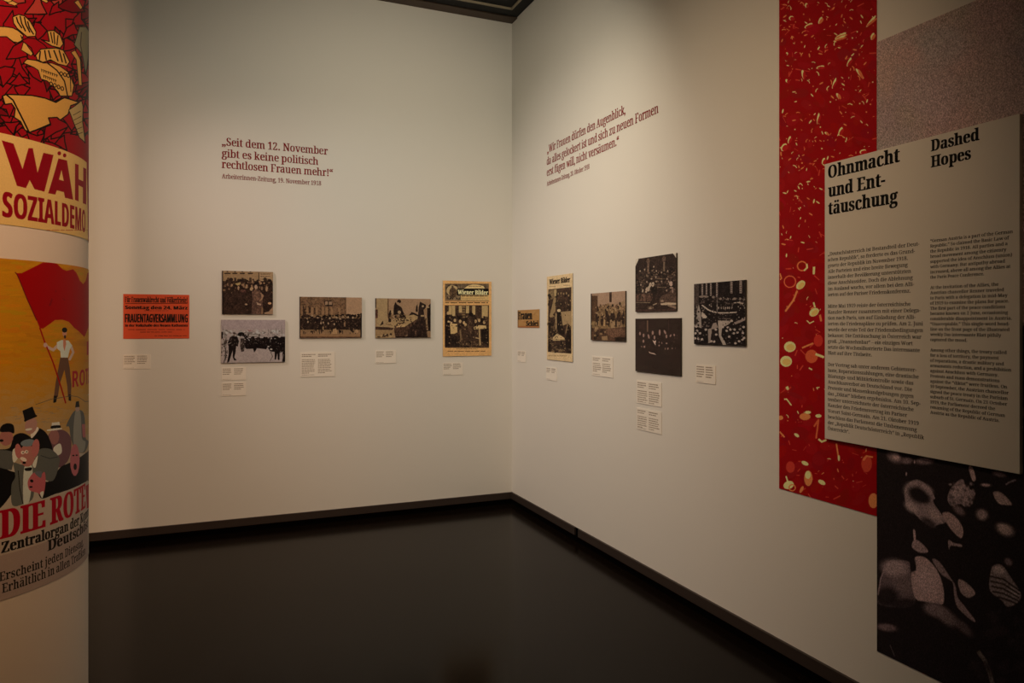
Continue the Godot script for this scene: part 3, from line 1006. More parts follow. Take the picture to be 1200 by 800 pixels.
func paint_crowd_mural(p: Print) -> void:
	var dark := [14, 7, 5]
	var mid := [58, 38, 31]
	var flesh := [92, 63, 51]
	# pale misty sky over the crowd
	p.fill([86, 61, 47])
	p.zoom(0, 0, 1)
	for i in 160:
		p.soft(p.rng.randf_range(1020, 1310), p.rng.randf_range(-200, 340), p.rng.randf_range(15, 50), p.rng.randf_range(15, 50), [86 + p.rng.randf_range(-6, 7), 61 + p.rng.randf_range(-5, 5), 47 + p.rng.randf_range(-4, 5)], 0.0, 0.5)
	p.box(1020, 395, 1400, 900, dark)
	for i in 120:
		p.soft(p.rng.randf_range(1020, 1310), p.rng.randf_range(360, 540), p.rng.randf_range(4, 16), p.rng.randf_range(5, 20), [dark, dark, mid][p.rng.randi() % 3])
	p.zoom(1020, 520, 5.717)
	p.soft(160, 88, 80, 50, mid, 25)
	p.soft(170, 85, 40, 30, flesh, 20)
	p.el(295, 120, 4, 12, flesh)
	p.el(240, 200, 5, 14, flesh)
	# an upturned hat and the head under it
	p.curve([228, 330, 250, 265, 300, 238, 350, 252, 400, 300, 432, 360, 425, 395, 470, 460, 505, 520, 450, 540, 420, 560, 350, 520, 280, 450, 238, 400], [72, 50, 41])
	p.soft(260, 300, 60, 70, [92, 66, 54], 20, 0.7)
	p.soft(270, 420, 80, 45, [94, 67, 55], 40, 0.8)
	p.soft(380, 300, 70, 40, [88, 62, 51], 40, 0.7)
	p.soft(318, 338, 112, 66, dark, 32)
	p.soft(350, 355, 70, 40, dark, 32)
	p.soft(430, 470, 90, 40, [90, 63, 51], 45, 0.8)
	p.soft(390, 530, 90, 40, [20, 11, 8], 35, 0.8)
	p.curve([420, 372, 470, 375, 540, 395, 640, 470, 625, 515, 560, 468, 500, 462, 445, 425], dark)
	p.curve([482, 462, 540, 462, 600, 525, 622, 580, 608, 630, 560, 595, 510, 530], [86, 59, 47])
	p.soft(560, 520, 60, 40, flesh, 40, 0.8)
	# second head
	p.curve([517, 350, 540, 292, 590, 243, 622, 238, 640, 285, 700, 322, 690, 355, 640, 418, 600, 400, 545, 415, 520, 385], [74, 51, 42])
	p.soft(590, 310, 80, 50, [96, 68, 56], -30, 0.8)
	p.soft(650, 350, 60, 50, [86, 60, 49], 0, 0.7)
	for i in 60:
		var v := p.rng.randf_range(0.5, 1.3)
		p.soft(p.rng.randf_range(530, 690), p.rng.randf_range(255, 410), 16, 11, [70 * v, 48 * v, 39 * v], p.rng.randf_range(0, 90), 0.7)
	p.soft(590, 440, 70, 36, mid, 40)
	p.curve([657, 157, 683, 157, 706, 233, 682, 243], flesh)
	p.curve([822, 322, 880, 327, 948, 400, 910, 408, 852, 393], [84, 59, 47])
	p.soft(770, 272, 50, 16, flesh, 4)
	p.line([905, 272, 930, 255, 970, 240], 11, [72, 50, 40])
	p.soft(860, 200, 70, 22, mid, 12)
	p.soft(745, 470, 60, 52, [80, 56, 45], 30)
	p.soft(900, 570, 92, 56, [84, 59, 47], 25)
	p.soft(885, 555, 60, 30, [96, 69, 55], 25, 0.6)
	p.curve([286, 572, 300, 582, 302, 640, 290, 640], flesh)
	p.curve([290, 642, 330, 652, 388, 718, 330, 726, 278, 690], [80, 55, 45])
	p.curve([522, 642, 560, 662, 608, 672, 608, 688, 540, 680, 526, 706], [78, 54, 44])
	p.zoom(1020, 650, 5.333)
	# coat, shirt and collar
	p.curve([42, 300, 52, 190, 75, 100, 102, 45, 160, 33, 240, 40, 250, 100, 262, 200, 280, 300, 200, 330], [50, 33, 27])
	p.soft(150, 80, 130, 80, [88, 62, 51], 10, 0.9)
	p.soft(200, 180, 110, 90, [62, 42, 34], 20, 0.6)
	p.soft(100, 260, 110, 90, dark, 0, 0.9)
	p.soft(220, 310, 140, 60, dark, 0, 0.8)
	p.line([48, 250, 62, 150, 100, 52], 7, [76, 53, 43])
	p.curve([255, 110, 285, 92, 278, 14, 340, 14, 400, 72, 440, 145, 460, 240, 452, 305, 400, 300, 335, 290, 285, 275, 262, 210], [92, 63, 51])
	p.soft(350, 150, 90, 130, [99, 69, 57], -15, 0.7)
	p.soft(265, 60, 26, 60, dark, 0, 0.9)
	p.soft(400, 340, 110, 60, [66, 45, 37], 20, 0.9)
	p.soft(470, 380, 130, 60, [62, 42, 34], 40, 0.85)
	p.soft(580, 450, 110, 40, [46, 30, 24], 45, 0.8)
	p.curve([385, 28, 430, 40, 500, 140, 530, 190, 545, 262, 590, 320, 655, 408, 632, 408, 565, 350, 532, 300, 505, 170, 440, 118], [70, 48, 39])
	p.curve([468, 150, 512, 170, 520, 240, 512, 300, 470, 290, 460, 210], dark)
	p.curve([548, 153, 600, 172, 655, 235, 612, 266, 562, 230], [80, 56, 45])
	p.soft(590, 200, 50, 30, flesh, 30, 0.7)
	p.curve([762, 72, 820, 62, 880, 142, 940, 242, 915, 300, 855, 322, 822, 285, 752, 230, 742, 165], [66, 46, 37])
	p.soft(800, 90, 60, 34, [94, 68, 55], 20, 0.9)
	p.soft(900, 230, 60, 40, [92, 66, 53], 50, 0.8)
	for i in 5:
		p.line([742 + i * 6, 130 + i * 32, 830, 150 + i * 30, 935 - i * 4, 225 + i * 20], 8, dark)
	p.line([672, 600, 715, 660, 742, 730, 762, 800, 765, 900], 26, [48, 34, 25])
	p.soft(725, 690, 60, 20, dark, 60, 0.5)
	p.soft(100, 450, 95, 34, mid, 8)
	p.line([122, 560, 150, 630], 6, [42, 28, 22])
	p.soft(860, 40, 40, 30, mid, 40)
	for i in 40:
		p.soft(p.rng.randf_range(640, 1000), p.rng.randf_range(330, 800), p.rng.randf_range(20, 60), p.rng.randf_range(20, 60), [24, 14, 10], 0.0, 0.4)
	p.soften(2)
	p.grain(0.24, 2)
	p.im.resize(p.w / 2, p.h / 2, Image.INTERPOLATE_BILINEAR)
	p.im.resize(p.w, p.h, Image.INTERPOLATE_CUBIC)
	p.grain(0.14)

# ------------------------------------------------------------------ cut lettering on the walls
func quotes() -> void:
	var o := thing("wall_quote", "red lettering quoting Seit dem 12. November on the wall", "lettering", on_left(325, 214))
	o.position.z = 0.0
	for a in [["„Seit dem 12. November", 260.0, 170.2, 384.0], ["gibt es keine politisch", 260.0, 183.9, 372.7], ["rechtlosen Frauen mehr!“", 260.0, 196.7, 390.0], ["Arbeiterinnen-Zeitung, 19. November 1918", 260.0, 208.8, 376.2]]:
		var q := on_left(a[1], a[2])
		var r := on_left(a[3], 380)
		var small: bool = a[0].begins_with("Arb")
		text_line(o, a[0], serif, q.x - o.position.x, q.y - o.position.y, 0.0006, r.x - q.x, 0.034 if small else 0.058, M.red_vinyl, 0.0006 if small else 0.0016)
	o = thing("wall_quote", "red lettering quoting Wir Frauen dürfen on the wall", "lettering", on_right(700, 222))
	o.position.x = 0.0
	o.rotation.y = -PI / 2
	for a in [["„Wir Frauen dürfen den Augenblick,", 641.3, 179.6, 732.8], ["da alles gelockert ist und sich zu neuen Formen", 641.0, 193.6, 771.5], ["erst fügen will, nicht versäumen.“", 641.0, 206.6, 725.3], ["Arbeiterinnen-Zeitung, 20. Oktober 1918", 641.0, 218.0, 690.8]]:
		var q := on_right(a[1], a[2])
		var r := on_right(a[3], 380)
		var small: bool = a[0].begins_with("Arb")
		text_line(o, a[0], serif, q.z - o.position.z, q.y - o.position.y, 0.0006, r.z - q.z, 0.034 if small else 0.058, M.red_vinyl, 0.0006 if small else 0.0016)

# ------------------------------------------------------------------ pictures
func left_wall_pictures() -> void:
	var group := "photographs and sheets on the wall left of the corner"
	var wall := [166, 147, 121]
	var k := [20, 10, 5]
	# orange notice
	var s := spot_on("left", 144.4, 344.3, 221.8, 396.9, 0.004)
	var p := new_print(780, 530, [160, 133, 106], s.place, 31)
	p.fill([158, 49, 20])
	p.zoom(144, 344, 14.82)
	p.text("Für Frauenwahlrecht und Völkerfriede!", serif_bold, 35, 52, 1120, 148, k, 1.5)
	p.box(40, 164, 1120, 174, k)
	p.text("Sonntag den 24. März", sans_bold, 40, 207, 1120, 268, k, 3.0)
	p.dashes(370, 293, 800, 306, 1, k, 1.0)
	p.text("FRAUENTAGVERSAMMLUNG", sans_bold, 38, 350, 1125, 498, k, 3.0)
	p.text("in der Volkshalle des Neuen Rathauses", sans_bold, 40, 528, 1125, 574, k, 2.0)
	p.dashes(90, 620, 1070, 640, 1, k, 1.0)
	p.dashes(300, 662, 870, 682, 1, k, 1.0)
	p.dashes(550, 728, 1115, 746, 1, k, 1.0)
	p.grain(0.05)
	mounted("notice_sheet", "bright orange printed notice with black letters, nearest the round column", "poster", "", s, 0.004, p.material(), plain(Color(0.6, 0.3, 0.2)))
	# A: standing crowd
	s = spot_on("left", 260.2, 317, 319.9, 367.8, 0.011)
	p = new_print(480, 408, wall, s.place, 32)
	p.zoom(260, 317, 15.68)
	p.fill([66, 44, 26])
	p.box(-20, -20, 960, 240, [118, 88, 54])
	for q in [[45, 40, 160], [195, 40, 285], [330, 40, 420], [480, 40, 570]]:
		p.box(q[0], q[1], q[2], 62, [34, 20, 12])
		p.box((q[0] + q[2]) / 2 - 15, 5, (q[0] + q[2]) / 2 + 15, 30, [50, 32, 18])
	for x in [115, 245, 380, 525]:
		p.box(x - 20, 130, x + 20, 230, [48, 30, 18])
	p.box(690, 40, 925, 200, [132, 100, 64])
	for y in [70, 115, 165]:
		p.dashes(710, y - 14, 910, y + 16, 1, [62, 40, 24], 0.9)
	p.line([680, 40, 680, 210], 12, [44, 26, 16])
	p.box(20, 190, 930, 420, [36, 21, 12])
	p.blobs(60, 30, 160, 920, 330, 32, 28, [[28, 16, 9], [34, 20, 12], [44, 28, 16]])
	p.box(20, 400, 930, 820, [34, 20, 12])
	p.blobs(26, 40, 190, 920, 340, 15, 22, [[120, 86, 54], [104, 72, 46], [90, 62, 40]])
	p.poly([240, 240, 330, 215, 350, 245, 290, 275], [136, 106, 58])
	p.el(340, 190, 60, 15, [22, 13, 8], -8)
	p.el(305, 320, 18, 40, [130, 96, 64])
	p.el(400, 275, 16, 40, [112, 80, 50])
	p.el(455, 290, 18, 40, [128, 94, 60])
	p.el(385, 390, 60, 44, [62, 36, 26])
	p.poly([140, 380, 320, 380, 450, 420, 440, 800, 40, 800, 60, 420], [40, 24, 15])
	p.poly([550, 350, 690, 345, 740, 420, 760, 800, 540, 800, 560, 560], [70, 46, 32])
	p.poly([590, 380, 650, 370, 690, 420, 680, 560, 590, 540], [84, 56, 38])
	p.el(635, 235, 50, 32, [20, 12, 8])
	p.el(630, 300, 32, 42, [136, 102, 72])
	p.el(545, 335, 30, 36, [138, 104, 66], 30)
	p.poly([700, 400, 740, 420, 770, 460, 740, 540, 690, 570, 690, 540, 730, 500, 720, 440], [118, 84, 54])
	p.poly([630, 570, 670, 600, 720, 610, 720, 640, 650, 625], [136, 102, 72])
	p.poly([730, 660, 760, 700, 750, 800, 720, 800], [104, 72, 44])
	p.el(745, 270, 42, 26, [26, 15, 9])
	p.el(735, 325, 18, 36, [100, 70, 46])
	p.el(825, 335, 24, 50, [124, 90, 58])
	p.el(445, 620, 26, 16, [130, 98, 66])
	p.el(878, 600, 34, 22, [160, 112, 70])
	p.poly([780, 770, 860, 750, 940, 660, 960, 820, 780, 820], [120, 88, 58])
	p.box(-20, 340, 70, 375, [96, 66, 40])
	p.box(-20, -20, 22, 820, [22, 13, 8])
	p.blobs(70, 40, 200, 920, 420, 9, 11, [[84, 58, 36], [66, 44, 28], [112, 80, 50], [18, 10, 6]])
	p.blobs(40, 60, 420, 540, 780, 12, 26, [[46, 29, 18], [28, 16, 10], [52, 33, 21]])
	p.photo()
	mounted("mounted_photograph", "sepia photograph of a hatted crowd before a building, above a snowy street photograph", "photograph", group, s, 0.011, p.material(0.4), M.edge_dark)
	# B: street with people along its sides
	s = spot_on("left", 259.3, 374.5, 334.2, 425.2, 0.011)
	p = new_print(600, 408, wall, s.place, 33)
	p.zoom(259, 374, 15.68)
	p.fill([132, 111, 93])
	p.box(-20, -20, 1200, 180, [130, 108, 92])
	p.blobs(70, 20, 200, 1160, 330, 30, 20, [[120, 104, 86], [96, 82, 66], [144, 130, 110]])
	for q in [[30, 120, 40], [1110, 110, 30], [940, 220, 24], [1010, 160, 20], [870, 180, 14]]:
		p.line([q[0], q[1], q[0] + 10, q[1] + 160], 8, [84, 70, 56])
	p.line([740, 200, 860, 300], 5, [100, 86, 70])
	p.line([900, 200, 850, 300], 5, [100, 86, 70])
	p.box(490, 265, 720, 320, [74, 60, 46])
	p.box(520, 275, 690, 310, [128, 112, 92])
	p.poly([490, 190, 560, 200, 590, 225, 500, 225], [118, 78, 66])
	p.line([20, 180, 130, 230], 10, [96, 80, 64])
	p.box(460, 345, 900, 520, [14, 8, 6])
	p.blobs(40, 440, 335, 900, 400, 22, 20, [[20, 12, 8], [16, 9, 6]])
	p.poly([440, 420, 900, 420, 830, 550, 740, 540, 660, 530, 640, 570, 610, 610, 590, 540, 470, 545, 440, 520], [14, 8, 6])
	p.el(370, 275, 62, 40, [12, 7, 5])
	p.poly([285, 300, 340, 275, 450, 285, 480, 330, 420, 300, 330, 300], [12, 7, 5])
	p.line([430, 290, 470, 340, 510, 400, 480, 500], 60, [18, 11, 8])
	p.line([480, 340, 520, 385], 14, [150, 134, 114])
	p.poly([360, 350, 430, 350, 440, 480, 420, 590, 370, 595, 350, 480], [44, 33, 25])
	p.blobs(22, 350, 360, 440, 580, 12, 10, [[100, 84, 66], [20, 12, 8]])
	p.el(240, 260, 30, 22, [26, 16, 11])
	p.el(240, 285, 20, 24, [84, 64, 48])
	p.poly([165, 330, 215, 305, 300, 320, 330, 400, 310, 500, 280, 490, 265, 620, 245, 700, 290, 755, 240, 755, 215, 690, 215, 570, 180, 680, 150, 780, 110, 800, 140, 640, 140, 500, 120, 440], [18, 11, 8])
	p.blobs(16, 170, 350, 300, 480, 14, 12, [[60, 46, 36], [34, 24, 18]])
	p.line([190, 430, 110, 460], 14, [110, 92, 72])
	p.line([60, 460, 85, 560, 80, 700, 50, 800], 14, [26, 18, 13])
	p.line([0, 620, 60, 570, 100, 640, 80, 760], 9, [60, 48, 38])
	p.blobs(16, 0, 340, 110, 560, 18, 26, [[50, 38, 28], [110, 94, 76]])
	p.box(-20, 230, 34, 350, [24, 16, 11])
	p.poly([880, 330, 1040, 315, 1160, 320, 1180, 480, 1150, 600, 1080, 610, 1075, 750, 1045, 745, 1035, 620, 1010, 740, 985, 740, 985, 600, 900, 590, 850, 500], [14, 8, 6])
	p.poly([1130, 320, 1180, 320, 1180, 790, 1130, 790], [14, 8, 6])
	p.el(1000, 325, 42, 20, [12, 7, 5])
	p.box(915, 335, 932, 365, [150, 134, 114])
	for q in [[920, 550, 26], [900, 610, 14], [930, 640, 22], [870, 500, 20], [990, 355, 14], [1075, 320, 24], [1100, 275, 22]]:
		p.el(q[0], q[1], q[2], q[2] * 0.6, [140, 122, 102])
	p.line([910, 600, 950, 680, 900, 760], 12, [70, 56, 44])
	p.line([1150, 640, 1120, 780], 10, [96, 80, 64])
	p.blobs(60, 450, 345, 900, 470, 7, 7, [[52, 40, 31], [38, 28, 21], [84, 68, 54]])
	p.blobs(40, 870, 340, 1150, 600, 8, 9, [[46, 35, 27], [30, 21, 16], [96, 80, 64]])
	p.blobs(36, 10, 340, 130, 700, 10, 14, [[60, 47, 37], [110, 94, 76], [30, 21, 16]])
	p.blobs(50, 100, 190, 1150, 320, 12, 6, [[104, 88, 72], [150, 132, 112], [88, 73, 59]])
	p.photo()
	mounted("mounted_photograph", "black-and-white photograph of a pale street lined with dark figures", "photograph", group, s, 0.011, p.material(0.4), M.edge_dark)
	# C: women with a placard
	s = spot_on("left", 351.2, 347.5, 424, 396, 0.011)
	p = new_print(584, 390, wall, s.place, 34)
	p.zoom(351, 347, 16.33)
	p.fill([104, 74, 44])
	p.box(-20, -20, 890, 360, [88, 60, 36])
	p.box(885, -20, 1200, 380, [130, 95, 62])
	p.blobs(60, 20, 60, 880, 340, 40, 30, [[92, 62, 38], [82, 56, 34], [98, 68, 42]])
	for q in [[95, 180, 30, 210], [190, 190, 22, 130], [290, 220, 12, 120]]:
		p.box(q[0] - q[2], q[1], q[0] + q[2], q[1] + q[3], [44, 28, 17])
	for x in [150, 240, 330, 450, 520, 620, 760]:
		p.box(x - 22, 210, x + 22, 350, [114, 80, 48])
	p.box(880, -20, 892, 340, [74, 50, 30])
	p.line([560, 180, 560, 380], 14, [36, 22, 13])
	p.box(475, 85, 635, 188, [24, 14, 9])
	p.box(490, 100, 545, 165, [122, 90, 60])
	p.box(560, 100, 622, 165, [120, 88, 58])
	p.box(10, 420, 1180, 640, [32, 20, 12])
	p.blobs(46, 30, 360, 1180, 470, 34, 26, [[24, 14, 9], [32, 20, 12]])
	p.blobs(30, 60, 600, 1170, 710, 22, 34, [[28, 17, 10], [32, 20, 12]])
	for q in [[150, 425], [350, 410], [430, 430], [580, 420], [710, 410], [775, 430], [825, 390], [930, 400], [1020, 410], [410, 515], [455, 505], [550, 520], [160, 490], [665, 535], [240, 370]]:
		p.el(q[0], q[1], 15, 22, [134, 102, 70])
	for q in [[350, 380], [475, 385], [580, 375], [710, 368], [825, 355], [910, 360], [1020, 370], [1130, 355]]:
		p.el(q[0], q[1], 34, 16, [18, 10, 6])
	p.box(850, 500, 880, 580, [112, 80, 50])
	p.box(440, 580, 465, 640, [126, 94, 58])
	for x in range(20, 1170, 34):
		p.poly([x, 720, x + 8, 640 + p.rng.randf_range(-20, 50), x + 22, 720], [120, 86, 54])
	p.poly([620, 720, 640, 630, 700, 610, 730, 720], [132, 96, 58])
	p.poly([1060, 700, 1070, 640, 1120, 630, 1130, 700], [132, 96, 60])
	p.box(10, 722, 1200, 770, [112, 78, 46])
	p.box(-20, 770, 1200, 820, [78, 50, 30])
	p.box(1165, 320, 1200, 780, [26, 16, 10])
	p.box(-20, -20, 16, 820, [22, 13, 8])
	p.blobs(120, 30, 380, 1170, 640, 9, 12, [[70, 47, 30], [52, 34, 21], [104, 74, 48], [20, 12, 7]])
	p.blobs(50, 30, 40, 880, 340, 12, 20, [[74, 49, 29], [104, 72, 44]])
	p.photo()
	mounted("mounted_photograph", "sepia photograph of a row of people under a small placard", "photograph", group, s, 0.011, p.material(0.4), M.edge_dark)
	# D: women at a long table
	s = spot_on("left", 440, 349.3, 504.7, 395.8, 0.011)
	p = new_print(520, 374, wall, s.place, 35)
	p.zoom(440, 349, 17.02)
	p.fill([122, 90, 56])
	p.box(30, -20, 240, 600, [128, 98, 60])
	p.box(240, -20, 262, 400, [82, 54, 32])
	p.box(270, -20, 1110, 380, [126, 92, 60])
	p.poly([190, 500, 340, 440, 560, 350, 830, 330, 840, 400, 640, 580, 380, 590, 200, 560], [132, 100, 60])
	p.poly([380, 590, 590, 570, 830, 420, 840, 800, 400, 800, 370, 640], [58, 37, 23])
	p.poly([650, 640, 830, 460, 1000, 440, 1040, 780, 640, 780], [36, 22, 14])
	p.poly([-20, 630, 380, 640, 350, 800, -20, 800], [120, 88, 52])
	p.poly([-20, 570, 200, 580, 370, 600, 330, 640, -20, 630], [52, 33, 20])
	p.blobs(14, 0, 720, 330, 790, 34, 14, [[40, 25, 15], [138, 106, 66]])
	p.poly([360, 250, 370, 150, 400, 80, 430, 130, 480, 160, 520, 190, 560, 290, 600, 350, 520, 370, 470, 330, 360, 340], [28, 17, 11])
	p.el(470, 70, 40, 36, [24, 14, 9])
	p.el(455, 110, 18, 28, [124, 92, 60])
	p.el(475, 285, 34, 34, [132, 100, 64])
	p.poly([260, 330, 290, 240, 320, 260, 310, 480, 260, 480], [26, 16, 10])
	p.el(330, 280, 20, 34, [134, 102, 64])
	p.blobs(22, 230, 330, 590, 400, 34, 24, [[34, 21, 13], [26, 16, 10], [104, 74, 44]])
	p.line([480, 465, 560, 445], 14, [40, 25, 15])
	p.line([440, 505, 590, 500], 20, [44, 27, 17])
	p.line([200, 520, 340, 545], 14, [72, 48, 28])
	p.poly([370, 560, 590, 530, 590, 575, 400, 590], [150, 112, 66])
	p.poly([85, 555, 120, 490, 150, 450, 160, 520], [32, 20, 12])
	p.poly([665, 350, 720, 280, 780, 300, 850, 340, 850, 370, 760, 330], [28, 17, 11])
	p.el(700, 395, 30, 12, [96, 66, 38])
	p.poly([800, 270, 810, 170, 840, 120, 845, 280], [28, 17, 11])
	p.poly([850, 360, 860, 200, 890, 70, 940, 100, 1010, 140, 1000, 200, 960, 240, 980, 380, 1000, 600, 1040, 770, 680, 780, 700, 600, 830, 460], [34, 21, 14])
	p.el(945, 165, 22, 22, [140, 108, 72])
	p.box(905, 340, 970, 372, [132, 100, 62])
	p.poly([975, 220, 1020, 220, 1015, 360, 985, 340], [116, 82, 50])
	p.line([1000, 400, 1030, 660], 16, [108, 78, 48])
	p.poly([1030, 200, 1090, 110, 1110, 110, 1110, 660, 1050, 660, 1030, 380], [26, 16, 10])
	p.el(1050, 185, 30, 12, [134, 104, 68])
	p.line([640, 730, 590, 780], 22, [104, 74, 48])
	p.box(790, 660, 812, 730, [98, 66, 42])
	p.box(1040, 670, 1090, 800, [110, 78, 48])
	p.box(-20, 230, 46, 400, [60, 34, 22])
	p.box(-20, -20, 14, 200, [24, 14, 9])
	p.box(400, 765, 1040, 785, [18, 10, 6])
	p.blobs(60, 380, 420, 1040, 770, 12, 22, [[48, 30, 19], [30, 18, 11], [60, 39, 24]])
	p.blobs(30, 200, 340, 600, 560, 16, 6, [[150, 114, 70], [84, 57, 34], [40, 25, 15]])
	p.photo()
	mounted("mounted_photograph", "sepia photograph of women leaning over a long table", "photograph", group, s, 0.011, p.material(0.4), M.edge_dark)
	# E: newspaper front page
	s = spot_on("left", 519, 328.5, 575.9, 417.5, 0.006)
	p = new_print(520, 812, wall, s.place, 36)
	p.zoom(519, 328, 8.89)
	p.fill([176, 125, 68])
	p.box(22, 38, 478, 210, [80, 60, 38])
	p.blobs(60, 42, 54, 170, 196, 12, 10, [[52, 36, 22], [110, 84, 52], [38, 26, 16]])
	p.el(100, 110, 62, 55, [150, 118, 72])
	p.el(105, 130, 40, 55, [70, 48, 28])
	p.box(90, 60, 110, 180, [60, 42, 26])
	p.poly([220, 88, 260, 60, 310, 45, 370, 50, 420, 62, 440, 88], [176, 140, 84])
	p.dashes(270, 62, 400, 78, 1, [100, 70, 40], 1.0)
	p.box(145, 90, 478, 158, [12, 8, 6])
	p.text("Wiener Bilder", serif_bold, 155, 102, 470, 148, [196, 160, 104], 2.0)
	p.box(186, 158, 478, 216, [166, 126, 70])
	p.dashes(195, 163, 465, 182, 1, [66, 44, 24], 1.0)
	p.dashes(200, 190, 460, 208, 2, [130, 96, 54], 1.0)
	p.box(20, 216, 480, 222, [60, 40, 24])
	p.dashes(25, 232, 470, 252, 1, [48, 30, 16], 1.0)
	p.box(20, 262, 480, 706, [54, 36, 22])
	for q in [[75, 360], [110, 400], [180, 340], [255, 345], [320, 360], [420, 400], [450, 380]]:
		p.box(q[0] - 14, 268, q[0] + 18, q[1], [150, 116, 68])
	p.box(200, 268, 232, 400, [104, 76, 44])
	for y in range(290, 400, 26):
		p.box(200, y, 232, y + 10, [40, 26, 16])
	p.blobs(50, 50, 380, 448, 480, 22, 20, [[34, 22, 14], [26, 16, 10], [44, 29, 18]])
	p.poly([20, 380, 60, 350, 100, 430, 80, 520, 75, 690, 22, 690], [26, 16, 10])
	for q in [[55, 345], [125, 420], [180, 430], [220, 445], [235, 465], [340, 430], [378, 420], [430, 440]]:
		p.el(q[0], q[1], 14, 18, [150, 114, 70])
	p.poly([75, 455, 150, 455, 150, 545, 120, 560, 80, 560], [162, 124, 72])
	p.line([50, 430, 90, 445], 18, [162, 126, 80])
	p.poly([250, 420, 280, 380, 330, 390, 335, 480, 325, 560, 330, 640, 235, 640, 240, 560], [46, 30, 19])
	p.el(292, 360, 26, 22, [22, 14, 9])
	p.el(285, 490, 22, 90, [60, 40, 25])
	p.box(265, 640, 295, 680, [22, 14, 9])
	p.poly([320, 490, 380, 470, 450, 475, 455, 505, 325, 515], [164, 128, 76])
	p.line([380, 510, 388, 680], 16, [138, 106, 64])
	p.line([340, 600, 385, 612], 12, [138, 106, 64])
	p.line([180, 520, 190, 620, 160, 640], 14, [104, 76, 46])
	p.poly([400, 520, 480, 500, 480, 690, 400, 640], [28, 18, 11])
	p.box(80, 580, 180, 690, [34, 22, 14])
	p.blobs(30, 90, 640, 440, 700, 16, 8, [[66, 46, 28], [30, 20, 12]])
	p.dashes(140, 715, 360, 724, 1, [70, 46, 24], 1.0)
	p.dashes(50, 738, 440, 752, 1, [60, 38, 20], 1.0)
	p.blobs(90, 34, 375, 468, 690, 6, 8, [[84, 60, 36], [112, 82, 50], [24, 15, 9]])
	p.photo()
	mounted("newspaper_page", "wide tan newspaper front page with black title bar and crowded room picture", "newspaper", group, s, 0.006, p.material(), M.edge)

